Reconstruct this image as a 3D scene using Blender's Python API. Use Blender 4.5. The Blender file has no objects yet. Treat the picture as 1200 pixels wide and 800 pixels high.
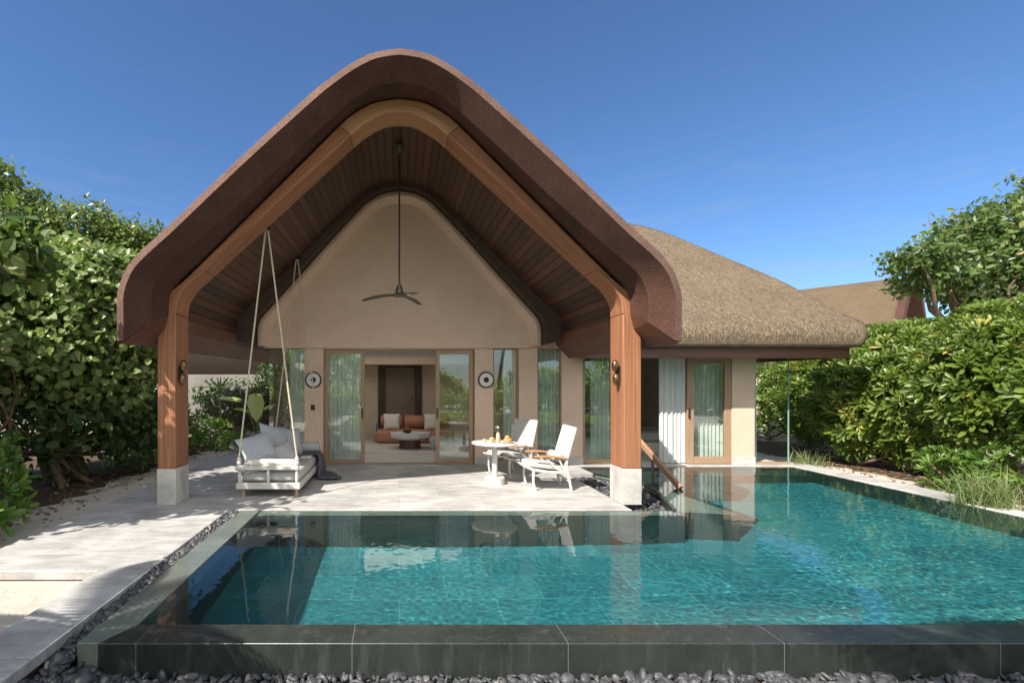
import bpy, math, random
import numpy as np
from mathutils import Vector, Matrix, Euler
random.seed(7); RNG = np.random.default_rng(11)
S = bpy.context.scene; COL = S.collection; PI = math.pi
CX, CY, F, H = 468.0, 446.0, 567.0, 1.725
def X(px, Y): return (px-CX)*Y/F
def Z(py, Y): return H+(CY-py)*Y/F

# ------------------------------------------------------------------ materials
def newmat(n):
    m = bpy.data.materials.new(n); m.use_nodes = True
    nt = m.node_tree; p = nt.nodes['Principled BSDF']
    return m, nt, p
def nd(nt, t, **kw):
    n = nt.nodes.new(t)
    for k, v in kw.items():
        if k.startswith('i_'):
            n.inputs[int(k[2:]) if k[2:].isdigit() else k[2:].replace('_', ' ')].default_value = v
        else: setattr(n, k, v)
    return n
def coords(nt, kind='Object', scale=(1, 1, 1), rot=(0, 0, 0)):
    t = nd(nt, 'ShaderNodeTexCoord'); mp = nd(nt, 'ShaderNodeMapping')
    mp.inputs['Scale'].default_value = scale; mp.inputs['Rotation'].default_value = rot
    nt.links.new(t.outputs[kind], mp.inputs[0]); return mp.outputs[0]
def ramp(nt, fac, stops):
    r = nd(nt, 'ShaderNodeValToRGB'); e = r.color_ramp.elements
    while len(e) < len(stops): e.new(.5)
    for i, (p, c) in enumerate(stops):
        e[i].position = p; e[i].color = (*c, 1)
    nt.links.new(fac, r.inputs[0]); return r.outputs[0]
def noise(nt, vec, scale, detail=4, rough=.55, dist=0):
    n = nd(nt, 'ShaderNodeTexNoise'); n.inputs['Scale'].default_value = scale; n.inputs['Detail'].default_value = detail
    n.inputs['Roughness'].default_value = rough; n.inputs['Distortion'].default_value = dist
    if vec is not None: nt.links.new(vec, n.inputs['Vector'])
    return n.outputs['Fac']
def mixc(nt, fac, a, b, mode='MIX'):
    m = nd(nt, 'ShaderNodeMix', data_type='RGBA', blend_type=mode)
    for s, v in ((m.inputs[0], fac), (m.inputs[6], a), (m.inputs[7], b)):
        if hasattr(v, 'is_linked') or hasattr(v, 'links'): nt.links.new(v, s)
        else: s.default_value = v if isinstance(v, (int, float)) else (*v, 1)
    return m.outputs[2]
def mth(nt, op, a, b=None, c=None):
    m = nd(nt, 'ShaderNodeMath', operation=op)
    for i, v in enumerate((a, b, c)):
        if v is None: continue
        if isinstance(v, (int, float)): m.inputs[i].default_value = v
        else: nt.links.new(v, m.inputs[i])
    return m.outputs[0]
def bump(nt, p, h, st, dist=.01):
    b = nd(nt, 'ShaderNodeBump'); b.inputs['Strength'].default_value = st; b.inputs['Distance'].default_value = dist
    nt.links.new(h, b.inputs['Height']); nt.links.new(b.outputs[0], p.inputs['Normal']); return b
def simple(n, c, rough=.6, metal=0, var=.12, sc=14, bmp=.15, spec=.4):
    m, nt, p = newmat(n); v = coords(nt)
    f = noise(nt, v, sc, 5); g = noise(nt, v, sc*9, 3)
    lo = tuple(x*(1-var) for x in c); hi = tuple(min(1, x*(1+var)) for x in c)
    nt.links.new(ramp(nt, f, [(.3, lo), (.7, hi)]), p.inputs['Base Color'])
    p.inputs['Roughness'].default_value = rough; p.inputs['Metallic'].default_value = metal
    p.inputs['Specular IOR Level'].default_value = spec
    if bmp: bump(nt, p, g, bmp, .004)
    return m
def wood(n, dark, lite, rough=.5, us=1.2, vs=26, bmp=.25):
    m, nt, p = newmat(n)
    v = coords(nt, 'UV', (us, vs, 1)); v2 = coords(nt, 'UV', (us*.5, vs*6, 1))
    f = noise(nt, v, 1.0, 6, .6, .35); g = noise(nt, v2, 1.0, 4, .6)
    mid = tuple((a+b)/2 for a, b in zip(dark, lite))
    c = ramp(nt, f, [(.28, dark), (.5, mid), (.72, lite)])
    g2 = ramp(nt, g, [(.3, (.62, .58, .55)), (.6, (1, 1, 1))])
    nt.links.new(mixc(nt, .8, c, g2, 'MULTIPLY'), p.inputs['Base Color'])
    p.inputs['Roughness'].default_value = rough
    bump(nt, p, mth(nt, 'ADD', f, g), bmp, .006); return m

M = {}
M['post'] = wood('post_wood', (.19, .07, .034), (.50, .228, .115), .6, .7, 34, .35)
M['crown'] = wood('crown_wood', (.34, .165, .075), (.56, .31, .16), .5, 1.0, 16)
M['rail'] = wood('rail_wood', (.24, .12, .07), (.5, .31, .2), .6, 1.0, 20)
M['arm'] = wood('arm_wood', (.42, .2, .08), (.6, .33, .15), .5, 2, 30)
M['frame'] = wood('door_frame_wood', (.33, .215, .13), (.46, .31, .2), .5, 1.5, 40, .1)
M['darkwood'] = wood('dark_wood', (.045, .024, .017), (.095, .05, .034), .5, 1.5, 20, .2)
M['eave'] = wood('eave_wood', (.10, .042, .026), (.18, .075, .045), .45, 1.0, 12, .15)
M['roomdoor'] = wood('room_door_wood', (.22, .155, .12), (.31, .225, .175), .5, 1.5, 22, .1)
# planked ceiling (UV: u along the planks, v across)
m, nt, p = newmat('plank_ceiling'); M['ceiling'] = m
uv = nd(nt, 'ShaderNodeTexCoord').outputs['UV']; sx = nd(nt, 'ShaderNodeSeparateXYZ'); nt.links.new(uv, sx.inputs[0])
q = mth(nt, 'DIVIDE', sx.outputs[1], .135); fr = mth(nt, 'FRACT', q); fl = mth(nt, 'FLOOR', q)
gap = mth(nt, 'LESS_THAN', mth(nt, 'ABSOLUTE', mth(nt, 'SUBTRACT', fr, .5)), .415)
wn = nd(nt, 'ShaderNodeTexWhiteNoise', noise_dimensions='1D'); nt.links.new(fl, wn.inputs['W'])
gr = noise(nt, coords(nt, 'UV', (1.1, 30, 1)), 1, 5, .6, .3)
base = ramp(nt, mth(nt, 'ADD', mth(nt, 'MULTIPLY', wn.outputs[0], .5), mth(nt, 'MULTIPLY', gr, .5)), [(.2, (.042, .016, .010)), (.8, (.115, .046, .025))])
nt.links.new(mixc(nt, gap, (.008, .005, .004), base), p.inputs['Base Color']); p.inputs['Roughness'].default_value = .38
bump(nt, p, gap, .6, .012)
# coir fascia
def coir(n, lo, hi):
    m, nt, p = newmat(n); v = coords(nt)
    a = noise(nt, v, 130, 2, .8); b = noise(nt, v, 2.5, 5); g = noise(nt, v, 420, 2, .6)
    col = mixc(nt, 1, ramp(nt, a, [(.36, lo), (.5, tuple((x+y)/2.6 for x, y in zip(lo, hi))), (.66, hi)]), ramp(nt, b, [(.3, (.8, .78, .77)), (.7, (1.15, 1.12, 1.1))]), 'MULTIPLY')
    nt.links.new(col, p.inputs['Base Color']); p.inputs['Roughness'].default_value = .75; p.inputs['Specular IOR Level'].default_value = .25
    bump(nt, p, mth(nt, 'ADD', a, mth(nt, 'MULTIPLY', g, .5)), .9, .012); return m
M['fascia'] = coir('coir_fascia', (.022, .010, .007), (.20, .098, .07)); M['fascia_rim'] = coir('coir_rim', (.075, .038, .029), (.33, .205, .16))
# thatch
def thatch(n, lo, mid, hi):
    m, nt, p = newmat(n)
    a = noise(nt, coords(nt, 'UV', (60, 5, 1)), 1, 5, .65, .4); b = noise(nt, coords(nt, 'UV', (1.2, 1.5, 1)), 1, 5, .6)
    c = noise(nt, coords(nt, 'UV', (160, 16, 1)), 1, 2, .6)
    col = mixc(nt, .45, ramp(nt, a, [(.25, lo), (.5, mid), (.75, hi)]), ramp(nt, c, [(.3, lo), (.7, hi)]))
    col = mixc(nt, .55, col, ramp(nt, b, [(.3, (.72, .69, .66)), (.7, (1.12, 1.1, 1.05))]), 'MULTIPLY')
    nt.links.new(col, p.inputs['Base Color']); p.inputs['Roughness'].default_value = .85; p.inputs['Specular IOR Level'].default_value = .2
    bump(nt, p, mth(nt, 'ADD', a, c), .9, .035); return m
M['thatch'] = thatch('thatch', (.075, .054, .036), (.235, .178, .118), (.42, .33, .235))
M['thatch_brown'] = thatch('thatch_brown', (.06, .042, .028), (.16, .115, .072), (.28, .205, .135))
M['thatch_dark'] = thatch('thatch_shade_tone', (.010, .007, .005), (.028, .019, .014), (.06, .042, .03))  # hut thatch colour darkened to stand in for the shade on it
m, nt, p = newmat('thatch_straw'); M['straw'] = m
at = nd(nt, 'ShaderNodeAttribute', attribute_name='rnd')
nt.links.new(ramp(nt, at.outputs['Fac'], [(0, (.035, .026, .018)), (.35, (.15, .11, .072)), (.75, (.28, .215, .145)), (1, (.43, .345, .24))]), p.inputs['Base Color']); p.inputs['Roughness'].default_value = .8
# stucco
m, nt, p = newmat('beige_stucco'); M['stucco'] = m; v = coords(nt)
a = noise(nt, v, 2.2, 6, .6); b = noise(nt, v, 130, 4, .6); c = noise(nt, v, 28, 3)
nt.links.new(mixc(nt, .35, ramp(nt, a, [(.3, (.65, .47, .36)), (.7, (.77, .565, .44))]), ramp(nt, c, [(.3, (.55, .40, .305)), (.7, (.76, .565, .445))])), p.inputs['Base Color'])
p.inputs['Roughness'].default_value = .85; p.inputs['Specular IOR Level'].default_value = .2; bump(nt, p, mth(nt, 'ADD', b, c), .45, .006)
# pale stone deck
def stone(n, lo, hi, tw, th, joint, stain=(.5, .5, .49)):
    m, nt, p = newmat(n); v = coords(nt)
    a = noise(nt, coords(nt, 'Object', (.8, 2.2, 1)), 2.6, 9, .68, .6); b = noise(nt, v, 60, 4, .7); d = noise(nt, v, .9, 5, .6, .8)
    br = nd(nt, 'ShaderNodeTexBrick'); br.inputs['Scale'].default_value = 1; br.inputs['Brick Width'].default_value = tw; br.inputs['Row Height'].default_value = th
    br.inputs['Mortar Size'].default_value = .003; br.inputs['Mortar Smooth'].default_value = .2; br.inputs['Color1'].default_value = (1, 1, 1, 1); br.inputs['Color2'].default_value = (.86, .86, .87, 1)
    br.inputs['Mortar'].default_value = (*joint, 1); nt.links.new(v, br.inputs['Vector'])
    col = mixc(nt, .3, ramp(nt, a, [(.32, lo), (.62, hi)]), ramp(nt, b, [(.35, lo), (.6, hi)]))
    col = mixc(nt, 1, col, br.outputs['Color'], 'MULTIPLY')
    col = mixc(nt, ramp(nt, d, [(.44, (0, 0, 0)), (.7, (.9, .9, .9))]), col, mixc(nt, 1, col, stain, 'MULTIPLY'))
    nt.links.new(col, p.inputs['Base Color']); p.inputs['Roughness'].default_value = .6; p.inputs['Specular IOR Level'].default_value = .3
    bump(nt, p, mth(nt, 'ADD', mth(nt, 'MULTIPLY', br.outputs['Fac'], -1.2), mth(nt, 'ADD', a, b)), .3, .006); return m
M['deck'] = stone('limestone_paving', (.28, .272, .26), (.60, .585, .56), 1.2, .6, (.62, .6, .57), (.66, .66, .68))
M['base'] = stone('limestone_block', (.36, .345, .325), (.66, .63, .59), 30, 30, (1, 1, 1), (.8, .8, .8))
M['curb'] = simple('cream_step_stone', (.58, .5, .41), .75, 0, .12, 8)
# sand
m, nt, p = newmat('coral_sand'); M['sand'] = m; v = coords(nt)
a = noise(nt, v, 1.1, 7, .65); b = noise(nt, v, 90, 4, .7); c = noise(nt, v, 9, 5, .6)
nt.links.new(mixc(nt, .35, ramp(nt, a, [(.3, (.45, .395, .325)), (.7, (.68, .62, .54))]), ramp(nt, b, [(.3, (.36, .31, .26)), (.65, (.7, .64, .56))])), p.inputs['Base Color'])
p.inputs['Roughness'].default_value = .95; bump(nt, p, mth(nt, 'ADD', b, mth(nt, 'MULTIPLY', c, 2.5)), .6, .02)
M['soil'] = simple('dark_garden_soil', (.075, .05, .036), .95, 0, .4, 10, .6)
# granite for coping and pool walls, wet and speckled, thin pale joints
def granite(n, lo, hi, rough, jx, jw=.0022, spk=240, jo=.0):
    m, nt, p = newmat(n); v = coords(nt)
    a = noise(nt, v, spk, 3, .75); b = noise(nt, v, 2.3, 6, .65, .5)
    col = mixc(nt, 1, ramp(nt, a, [(.34, lo), (.66, hi)]), ramp(nt, b, [(.3, (.66, .7, .68)), (.7, (1.15, 1.12, 1.1))]), 'MULTIPLY')
    sp = nd(nt, 'ShaderNodeSeparateXYZ'); nt.links.new(v, sp.inputs[0])
    j = mth(nt, 'LESS_THAN', mth(nt, 'FRACT', mth(nt, 'ADD', mth(nt, 'DIVIDE', sp.outputs[0], jx), jo)), jw*2/jx)
    j2 = mth(nt, 'LESS_THAN', mth(nt, 'FRACT', mth(nt, 'ADD', mth(nt, 'DIVIDE', sp.outputs[1], jx), .37)), jw*2/jx)
    jj = mth(nt, 'MAXIMUM', j, j2)
    nt.links.new(mixc(nt, jj, col, (.22, .23, .22)), p.inputs['Base Color'])
    st = noise(nt, coords(nt, 'Object', (7, 7, 1.1)), 1.6, 6, .65)
    lk = p.inputs['Base Color'].links[0].from_socket; nt.links.new(mixc(nt, ramp(nt, st, [(.52, (0, 0, 0)), (.8, (.22, .22, .22))]), lk, (.20, .215, .20)), p.inputs['Base Color'])
    rr = ramp(nt, b, [(.3, (rough*.7,)*3), (.7, (rough*1.4,)*3)]); nt.links.new(rr, p.inputs['Roughness'])
    bump(nt, p, a, .12, .003); return m
M['granite'] = granite('dark_granite', (.007, .010, .009), (.055, .066, .06), .3, 1.43, .0014, 150, .22)
M['coping'] = granite('grey_green_granite', (.06, .078, .068), (.26, .285, .26), .2, 1.2, .0012, 150)
M['ledge'] = granite('wet_ledge_granite', (.10, .15, .125), (.27, .34, .29), .4, 1.2, .0012, 150)
M['poolwall'] = granite('pool_wall_stone', (.02, .048, .046), (.06, .112, .105), .35, .62, .0022, 60)
m, nt, p = newmat('pool_floor_stone'); M['tile'] = m; v = coords(nt)
br = nd(nt, 'ShaderNodeTexBrick'); br.inputs['Scale'].default_value = 1; br.inputs['Brick Width'].default_value = 1.0; br.inputs['Row Height'].default_value = .5
br.inputs['Mortar Size'].default_value = .007; br.inputs['Color1'].default_value = (1, 1, 1, 1); br.inputs['Color2'].default_value = (.6, .68, .72, 1); br.inputs['Mortar'].default_value = (1.9, 1.25, 1.2, 1)
nt.links.new(v, br.inputs['Vector'])
a = noise(nt, v, 5, 8, .7, .6); b = noise(nt, v, 45, 4, .7)
col = mixc(nt, .4, ramp(nt, a, [(.3, (.014, .14, .17)), (.7, (.045, .32, .345))]), ramp(nt, b, [(.3, (.012, .14, .17)), (.7, (.06, .36, .385))]))
nt.links.new(mixc(nt, 1, col, br.outputs['Color'], 'MULTIPLY'), p.inputs['Base Color']); p.inputs['Roughness'].default_value = .6
# water
m, nt, p = newmat('clear_pool_water'); M['water'] = m
p.inputs['Transmission Weight'].default_value = 1; p.inputs['Roughness'].default_value = 0; p.inputs['IOR'].default_value = 1.333; p.inputs['Base Color'].default_value = (.86, .985, .98, 1)
# window glass: see-through with a mirror coat
def glass(n, tint, ior):
    m = bpy.data.materials.new(n); m.use_nodes = True; nt = m.node_tree
    nt.nodes.remove(nt.nodes['Principled BSDF']); out = nt.nodes['Material Output']
    t = nd(nt, 'ShaderNodeBsdfTransparent'); t.inputs[0].default_value = (*tint, 1); g = nd(nt, 'ShaderNodeBsdfGlossy'); g.inputs['Roughness'].default_value = 0; g.inputs[0].default_value = (.9, .97, .94, 1)
    fr = nd(nt, 'ShaderNodeFresnel'); ge = nd(nt, 'ShaderNodeNewGeometry')   # a single sheet reflects alike from both faces
    nt.links.new(mth(nt, 'ADD', ior, mth(nt, 'MULTIPLY', ge.outputs['Backfacing'], 1/ior-ior)), fr.inputs[0])
    mx = nd(nt, 'ShaderNodeMixShader'); nt.links.new(fr.outputs[0], mx.inputs[0]); nt.links.new(t.outputs[0], mx.inputs[1]); nt.links.new(g.outputs[0], mx.inputs[2]); nt.links.new(mx.outputs[0], out.inputs[0]); return m
M['glass'] = glass('green_window_glass', (.85, .94, .89), 2.5)
M['clearglass'] = glass('clear_corner_glass', (.93, .98, .95), 1.45)
M['drinkglass'] = glass('drinking_glass', (.94, .96, .95), 1.6)
# plain ones
M['white'] = simple('white_painted_wood', (.58, .56, .525), .5, 0, .05, 6, .08)
M['cushion'] = simple('pale_grey_canvas', (.46, .45, .44), .9, 0, .06, 30, .3, .15)
M['cushion_b'] = simple('grey_canvas_shade_tint', (.44, .46, .50), .9, 0, .08, 30, .3, .15)  # light grey fabric with the bluish cast of shade put into its colour
M['cream'] = simple('cream_canvas', (.74, .69, .61), .9, 0, .06, 30, .3, .15)
M['sling'] = simple('white_sling_mesh', (.55, .54, .525), .75, 0, .05, 90, .4, .2)
M['throw'] = simple('charcoal_knit', (.12, .125, .14), .95, 0, .35, 40, .6, .1)
M['rope'] = simple('cream_rope', (.62, .53, .40), .9, 0, .15, 60, .6, .1)
M['copper'] = simple('teak_foot', (.42, .24, .14), .5, 0, .1)
M['bronze'] = simple('bronze', (.20, .125, .07), .28, .85, .25, 20, .1)
M['darkmetal'] = simple('dark_metal', (.035, .03, .028), .4, .5, .2)
M['fanmetal'] = simple('olive_fan_metal', (.12, .125, .085), .4, .5, .15)
M['ringdark'] = simple('dark_ring', (.03, .026, .024), .5, 0, .2)
M['discwhite'] = simple('ivory_disc', (.72, .68, .62), .5, 0, .05)
M['terracotta'] = simple('terracotta_fabric', (.46, .23, .155), .85, 0, .1, 25, .3, .15)
M['plaster'] = simple('interior_plaster', (.70, .57, .45), .85, 0, .05, 3, .2)
M['whiteplaster'] = simple('white_plaster', (.78, .75, .71), .8, 0, .03, 3, .1)
M['greypanel'] = simple('grey_panel', (.42, .42, .42), .6, 0, .05)
M['intfloor'] = stone('interior_stone_floor', (.58, .53, .48), (.74, .69, .63), 1.2, .6, (.8, .8, .78), (.9, .9, .9))
M['rug'] = simple('beige_rug', (.58, .53, .48), .95, 0, .12, 40, .6)
M['tabletop'] = simple('pale_terrazzo', (.66, .63, .60), .5, 0, .1, 60)
M['walnut'] = simple('walnut_brown', (.10, .045, .03), .4, 0, .2)
M['concrete'] = simple('grey_concrete', (.30, .28, .26), .85, 0, .3, 6, .5)
M['gwall'] = simple('garden_wall_plaster', (.25, .235, .22), .9, 0, .09, 1.5, .3)
M['orange'] = simple('orange_fruit', (.75, .30, .10), .5, 0, .15)
M['juice'] = simple('milk_tea_drink', (.70, .48, .32), .4, 0, .05)
M['bark'] = simple('brown_bark', (.17, .115, .08), .9, 0, .4, 12, .8)
M['stem'] = simple('green_stem', (.13, .17, .06), .7, 0, .3, 12, .3)
M['pink'] = simple('pink_petals', (.5, .10, .22), .7, 0, .3)
m, nt, p = newmat('opal_fill_sheet'); M['opal'] = m; tr = nd(nt, 'ShaderNodeBsdfTranslucent'); tr.inputs[0].default_value = (.92, .9, .86, 1); nt.links.new(tr.outputs[0], nt.nodes['Material Output'].inputs[0])  # translucent sheet made up to spread daylight indoors
m, nt, p = newmat('white_curtain'); M['curtain'] = m
p.inputs['Base Color'].default_value = (.86, .86, .84, 1); p.inputs['Roughness'].default_value = .9
tr = nd(nt, 'ShaderNodeBsdfTranslucent'); tr.inputs[0].default_value = (.75, .76, .74, 1); mx = nd(nt, 'ShaderNodeMixShader'); mx.inputs[0].default_value = .3
nt.links.new(p.outputs[0], mx.inputs[1]); nt.links.new(tr.outputs[0], mx.inputs[2]); nt.links.new(mx.outputs[0], nt.nodes['Material Output'].inputs[0])
bump(nt, p, noise(nt, coords(nt, 'Object', (1, 1, 1)), 250, 2), .15, .003)
m, nt, p = newmat('river_pebbles'); M['pebble'] = m
at = nd(nt, 'ShaderNodeAttribute', attribute_name='rnd'); v = coords(nt)
a = noise(nt, v, 60, 4, .6)
nt.links.new(mixc(nt, .35, ramp(nt, at.outputs['Fac'], [(0, (.02, .021, .025)), (.62, (.045, .047, .053)), (.88, (.12, .117, .113)), (1, (.36, .33, .28))]), ramp(nt, a, [(.3, (.04, .04, .045)), (.7, (.17, .17, .18))])), p.inputs['Base Color'])
p.inputs['Roughness'].default_value = .5; bump(nt, p, a, .2, .004)
def leafmat(n, stops, rough=.38, trans=.36, tc=(.24, .38, .05)):
    m, nt, p = newmat(n); at = nd(nt, 'ShaderNodeAttribute', attribute_name='rnd')
    c = ramp(nt, at.outputs['Fac'], stops); nt.links.new(c, p.inputs['Base Color'])
    p.inputs['Roughness'].default_value = rough; p.inputs['Specular IOR Level'].default_value = .5
    t = nd(nt, 'ShaderNodeBsdfTranslucent'); nt.links.new(mixc(nt, .5, c, tc), t.inputs[0])
    mx = nd(nt, 'ShaderNodeMixShader'); mx.inputs[0].default_value = trans
    nt.links.new(p.outputs[0], mx.inputs[1]); nt.links.new(t.outputs[0], mx.inputs[2]); nt.links.new(mx.outputs[0], nt.nodes['Material Output'].inputs[0]); return m
M['leaf_vine'] = leafmat('vine_leaves', [(0, (.09, .14, .04)), (.45, (.20, .28, .08)), (.8, (.31, .39, .16)), (1, (.46, .44, .19))], .36, .35)
M['leaf_tree'] = leafmat('tree_leaves', [(0, (.03, .065, .018)), (.5, (.085, .145, .032)), (.85, (.16, .21, .05)), (1, (.25, .22, .07))], .4)
M['leaf_tree2'] = leafmat('crown_leaves', [(0, (.05, .09, .02)), (.5, (.13, .19, .04)), (.85, (.21, .25, .06)), (1, (.28, .24, .08))], .4)
M['leaf_back'] = leafmat('beach_leaves', [(0, (.06, .13, .02)), (.6, (.13, .24, .04)), (1, (.22, .3, .06))], .4, .62, (.55, .8, .16))
M['leaf_hedge'] = leafmat('hedge_leaves', [(0, (.05, .09, .014)), (.5, (.14, .215, .032)), (.93, (.26, .32, .065)), (1, (.48, .38, .10))], .36)
M['leaf_dark'] = leafmat('shade_leaves', [(0, (.025, .055, .018)), (.6, (.065, .125, .035)), (1, (.13, .19, .055))], .42)
M['leaf_bright'] = leafmat('bright_leaves', [(0, (.06, .13, .02)), (.6, (.12, .22, .035)), (1, (.24, .33, .07))], .4)
M['leaf_yellow'] = leafmat('yellow_green_leaves', [(0, (.30, .40, .09)), (1, (.60, .63, .25))], .35, .5, (.7, .75, .25))
M['leaf_purple'] = leafmat('purple_leaves', [(0, (.05, .045, .035)), (.5, (.09, .075, .05)), (1, (.16, .09, .10))], .45)
M['leaf_grass'] = leafmat('grass_blades', [(0, (.04, .075, .02)), (.5, (.17, .24, .07)), (1, (.46, .46, .24))], .5)
M['leaf_dry'] = leafmat('dry_leaves', [(0, (.06, .035, .02)), (.6, (.16, .09, .045)), (1, (.34, .22, .10))], .8, .05)

# ------------------------------------------------------------------ mesh builder
def root_loc(o):
    while o.parent is not None: o = o.parent
    return o.location
class MB:
    def __init__(s): s.v = []; s.f = []; s.uv = []; s.mi = []; s.M = Matrix.Identity(4)
    def add(s, vs, fs, uvs=None, mi=0):
        k = len(s.v); s.v += [tuple(s.M @ Vector(v)) for v in vs]
        for i, f in enumerate(fs):
            s.f.append([k+j for j in f]); s.mi.append(mi)
            s.uv.append(uvs[i] if uvs else [(0, 0)]*len(f))
        return s
    def box(s, a, b, mi=0):
        x0, y0, z0 = a; x1, y1, z1 = b
        vs = [(x0,y0,z0),(x1,y0,z0),(x1,y1,z0),(x0,y1,z0),(x0,y0,z1),(x1,y0,z1),(x1,y1,z1),(x0,y1,z1)]
        fs = [(0,3,2,1),(4,5,6,7),(0,1,5,4),(1,2,6,5),(2,3,7,6),(3,0,4,7)]
        d = [abs(x1-x0), abs(y1-y0), abs(z1-z0)]; L = d.index(max(d)); o = [i for i in range(3) if i != L]; off = random.random()*9
        uvs = [[(vs[i][L]+off, vs[i][o[0]]+vs[i][o[1]]*1.0+off) for i in f] for f in fs]
        return s.add(vs, fs, uvs, mi)
    def prism(s, poly, z0, z1, mi=0):
        n = len(poly); vs = [(x, y, z0) for x, y in poly]+[(x, y, z1) for x, y in poly]
        ar = sum(poly[i][0]*poly[(i+1) % n][1]-poly[(i+1) % n][0]*poly[i][1] for i in range(n))
        top = list(range(n, 2*n)); bot = list(range(n-1, -1, -1)); sd = [(i, (i+1) % n, n+(i+1) % n, n+i) for i in range(n)]
        if ar < 0: top.reverse(); bot.reverse(); sd = [t[::-1] for t in sd]
        fs = [top, bot]+sd
        return s.add(vs, fs, [[(vs[i][0], vs[i][1]+vs[i][2]) for i in f] for f in fs], mi)
    def prismY(s, poly, y0, y1, mi=0):          # poly in (x, z)
        n = len(poly); vs = [(x, y0, z) for x, z in poly]+[(x, y1, z) for x, z in poly]
        ar = sum(poly[i][0]*poly[(i+1) % n][1]-poly[(i+1) % n][0]*poly[i][1] for i in range(n))
        fr = list(range(n)); bk = list(range(2*n-1, n-1, -1)); sd = [(i, n+i, n+(i+1) % n, (i+1) % n) for i in range(n)]
        if ar < 0: fr.reverse(); bk.reverse(); sd = [t[::-1] for t in sd]
        fs = [fr, bk]+sd
        return s.add(vs, fs, [[(vs[i][2], vs[i][0]+vs[i][1]) for i in f] for f in fs], mi)
    def loft(s, rings, closed=False, mi=0, flip=False, uvf=None):
        k = len(rings[0]); vs = [p for r in rings for p in r]; fs = []; uvs = []
        vl = [0]
        for a in range(1, len(rings)): vl.append(vl[-1]+(Vector(rings[a][k//2])-Vector(rings[a-1][k//2])).length)
        ul = [0]
        for b in range(1, k+1): ul.append(ul[-1]+(Vector(rings[0][b % k])-Vector(rings[0][b-1])).length)
        for a in range(len(rings)-1):
            for b in range(k if closed else k-1):
                c = (b+1) % k; f = [a*k+b, a*k+c, (a+1)*k+c, (a+1)*k+b]; t = [(vl[a], ul[b]), (vl[a], ul[b+1]), (vl[a+1], ul[b+1]), (vl[a+1], ul[b])]
                if flip: f.reverse(); t.reverse()
                fs.append(f); uvs.append(t)
        return s.add(vs, fs, uvs, mi)
    def tube(s, pts, rad, n=8, mi=0, cap=True):
        pts = [Vector(p) for p in pts]; rad = rad if isinstance(rad, (list, tuple)) else [rad]*len(pts); rings = []; up = None
        for i, p in enumerate(pts):
            t = (pts[min(i+1, len(pts)-1)]-pts[max(i-1, 0)]).normalized()
            if up is None: up = t.orthogonal().normalized()
            up = (up-t*up.dot(t)); up = up.normalized() if up.length > 1e-5 else t.orthogonal().normalized()
            w = t.cross(up); rings.append([tuple(p+(up*math.cos(2*PI*j/n)+w*math.sin(2*PI*j/n))*rad[i]) for j in range(n)])
        s.loft(rings, True, mi)
        if cap:
            s.add(rings[0], [list(range(n))[::-1]], None, mi); s.add(rings[-1], [list(range(n))], None, mi)
        return s
    def lathe(s, prof, c, n=24, mi=0, axis='Z'):
        rings = []
        for r, h in prof:
            rg = []
            for j in range(n):
                a = 2*PI*j/n; x, y = r*math.cos(a), r*math.sin(a)
                rg.append((c[0]+x, c[1]+y, c[2]+h) if axis == 'Z' else (c[0]+x, c[1]+h, c[2]-y) if axis == 'Y' else (c[0]+h, c[1]+x, c[2]+y))
            rings.append(rg)
        return s.loft(rings, True, mi)
    def build(s, name, mats, parent=None, bevel=0, smooth=False, angle=40, local=False, seg=2):
        me = bpy.data.meshes.new(name); off = Vector((0, 0, 0)) if (parent is None or local) else root_loc(parent)
        me.from_pydata([tuple(Vector(v)-off) for v in s.v], [], s.f)
        for m in (mats if isinstance(mats, (list, tuple)) else [mats]): me.materials.append(m)
        me.polygons.foreach_set('material_index', s.mi)
        ul = me.uv_layers.new(name='UVMap'); ul.data.foreach_set('uv', [c for f in s.uv for t in f for c in t])
        if smooth: me.shade_smooth(); me.set_sharp_from_angle(angle=math.radians(angle))
        me.update(); o = bpy.data.objects.new(name, me); COL.objects.link(o); o.parent = parent
        if bevel:
            b = o.modifiers.new('bevel', 'BEVEL'); b.width = bevel; b.segments = seg; b.limit_method = 'ANGLE'; b.angle_limit = math.radians(35)
            if smooth is False:
                me.shade_smooth(); me.set_sharp_from_angle(angle=math.radians(30)); b.harden_normals = False
        return o
def thing(name, label, cat, loc=(0, 0, 0), rz=0, group=None):
    o = bpy.data.objects.new(name, None); COL.objects.link(o); o.location = loc; o.rotation_euler = (0, 0, rz); o.empty_display_size = .1
    return tag(o, label, cat, group)
def tag(o, label, cat, group=None, kind=None):
    if label: o['label'] = label
    if cat: o['category'] = cat
    if group: o['group'] = group
    if kind: o['kind'] = kind
    return o
def struct(o, label=None, kind='structure'):
    o['kind'] = kind
    if label: o['label'] = label
    return o
def copy_tree(o, parent=None):
    c = o.copy(); COL.objects.link(c)
    if parent is not None: c.parent = parent
    for ch in list(o.children): copy_tree(ch, c)
    return c
def cr(pts, n):                                   # catmull-rom through 2-D points
    P = [np.array(p, float) for p in pts]; P = [2*P[0]-P[1]]+P+[2*P[-1]-P[-2]]; out = []
    for i in range(1, len(P)-2):
        for k in range(n):
            t = k/n; a, b, c, d = P[i-1:i+3]
            out.append(tuple(.5*(2*b+(c-a)*t+(2*a-5*b+4*c-d)*t*t+(3*b-a-3*c+d)*t**3)))
    out.append(tuple(P[-2])); return out
def resample(pts, n):
    P = np.array(pts, float); d = np.r_[0, np.cumsum(np.linalg.norm(np.diff(P, axis=0), axis=1))]; t = np.linspace(0, d[-1], n)
    return np.stack([np.interp(t, d, P[:, i]) for i in range(P.shape[1])], 1)
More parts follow.
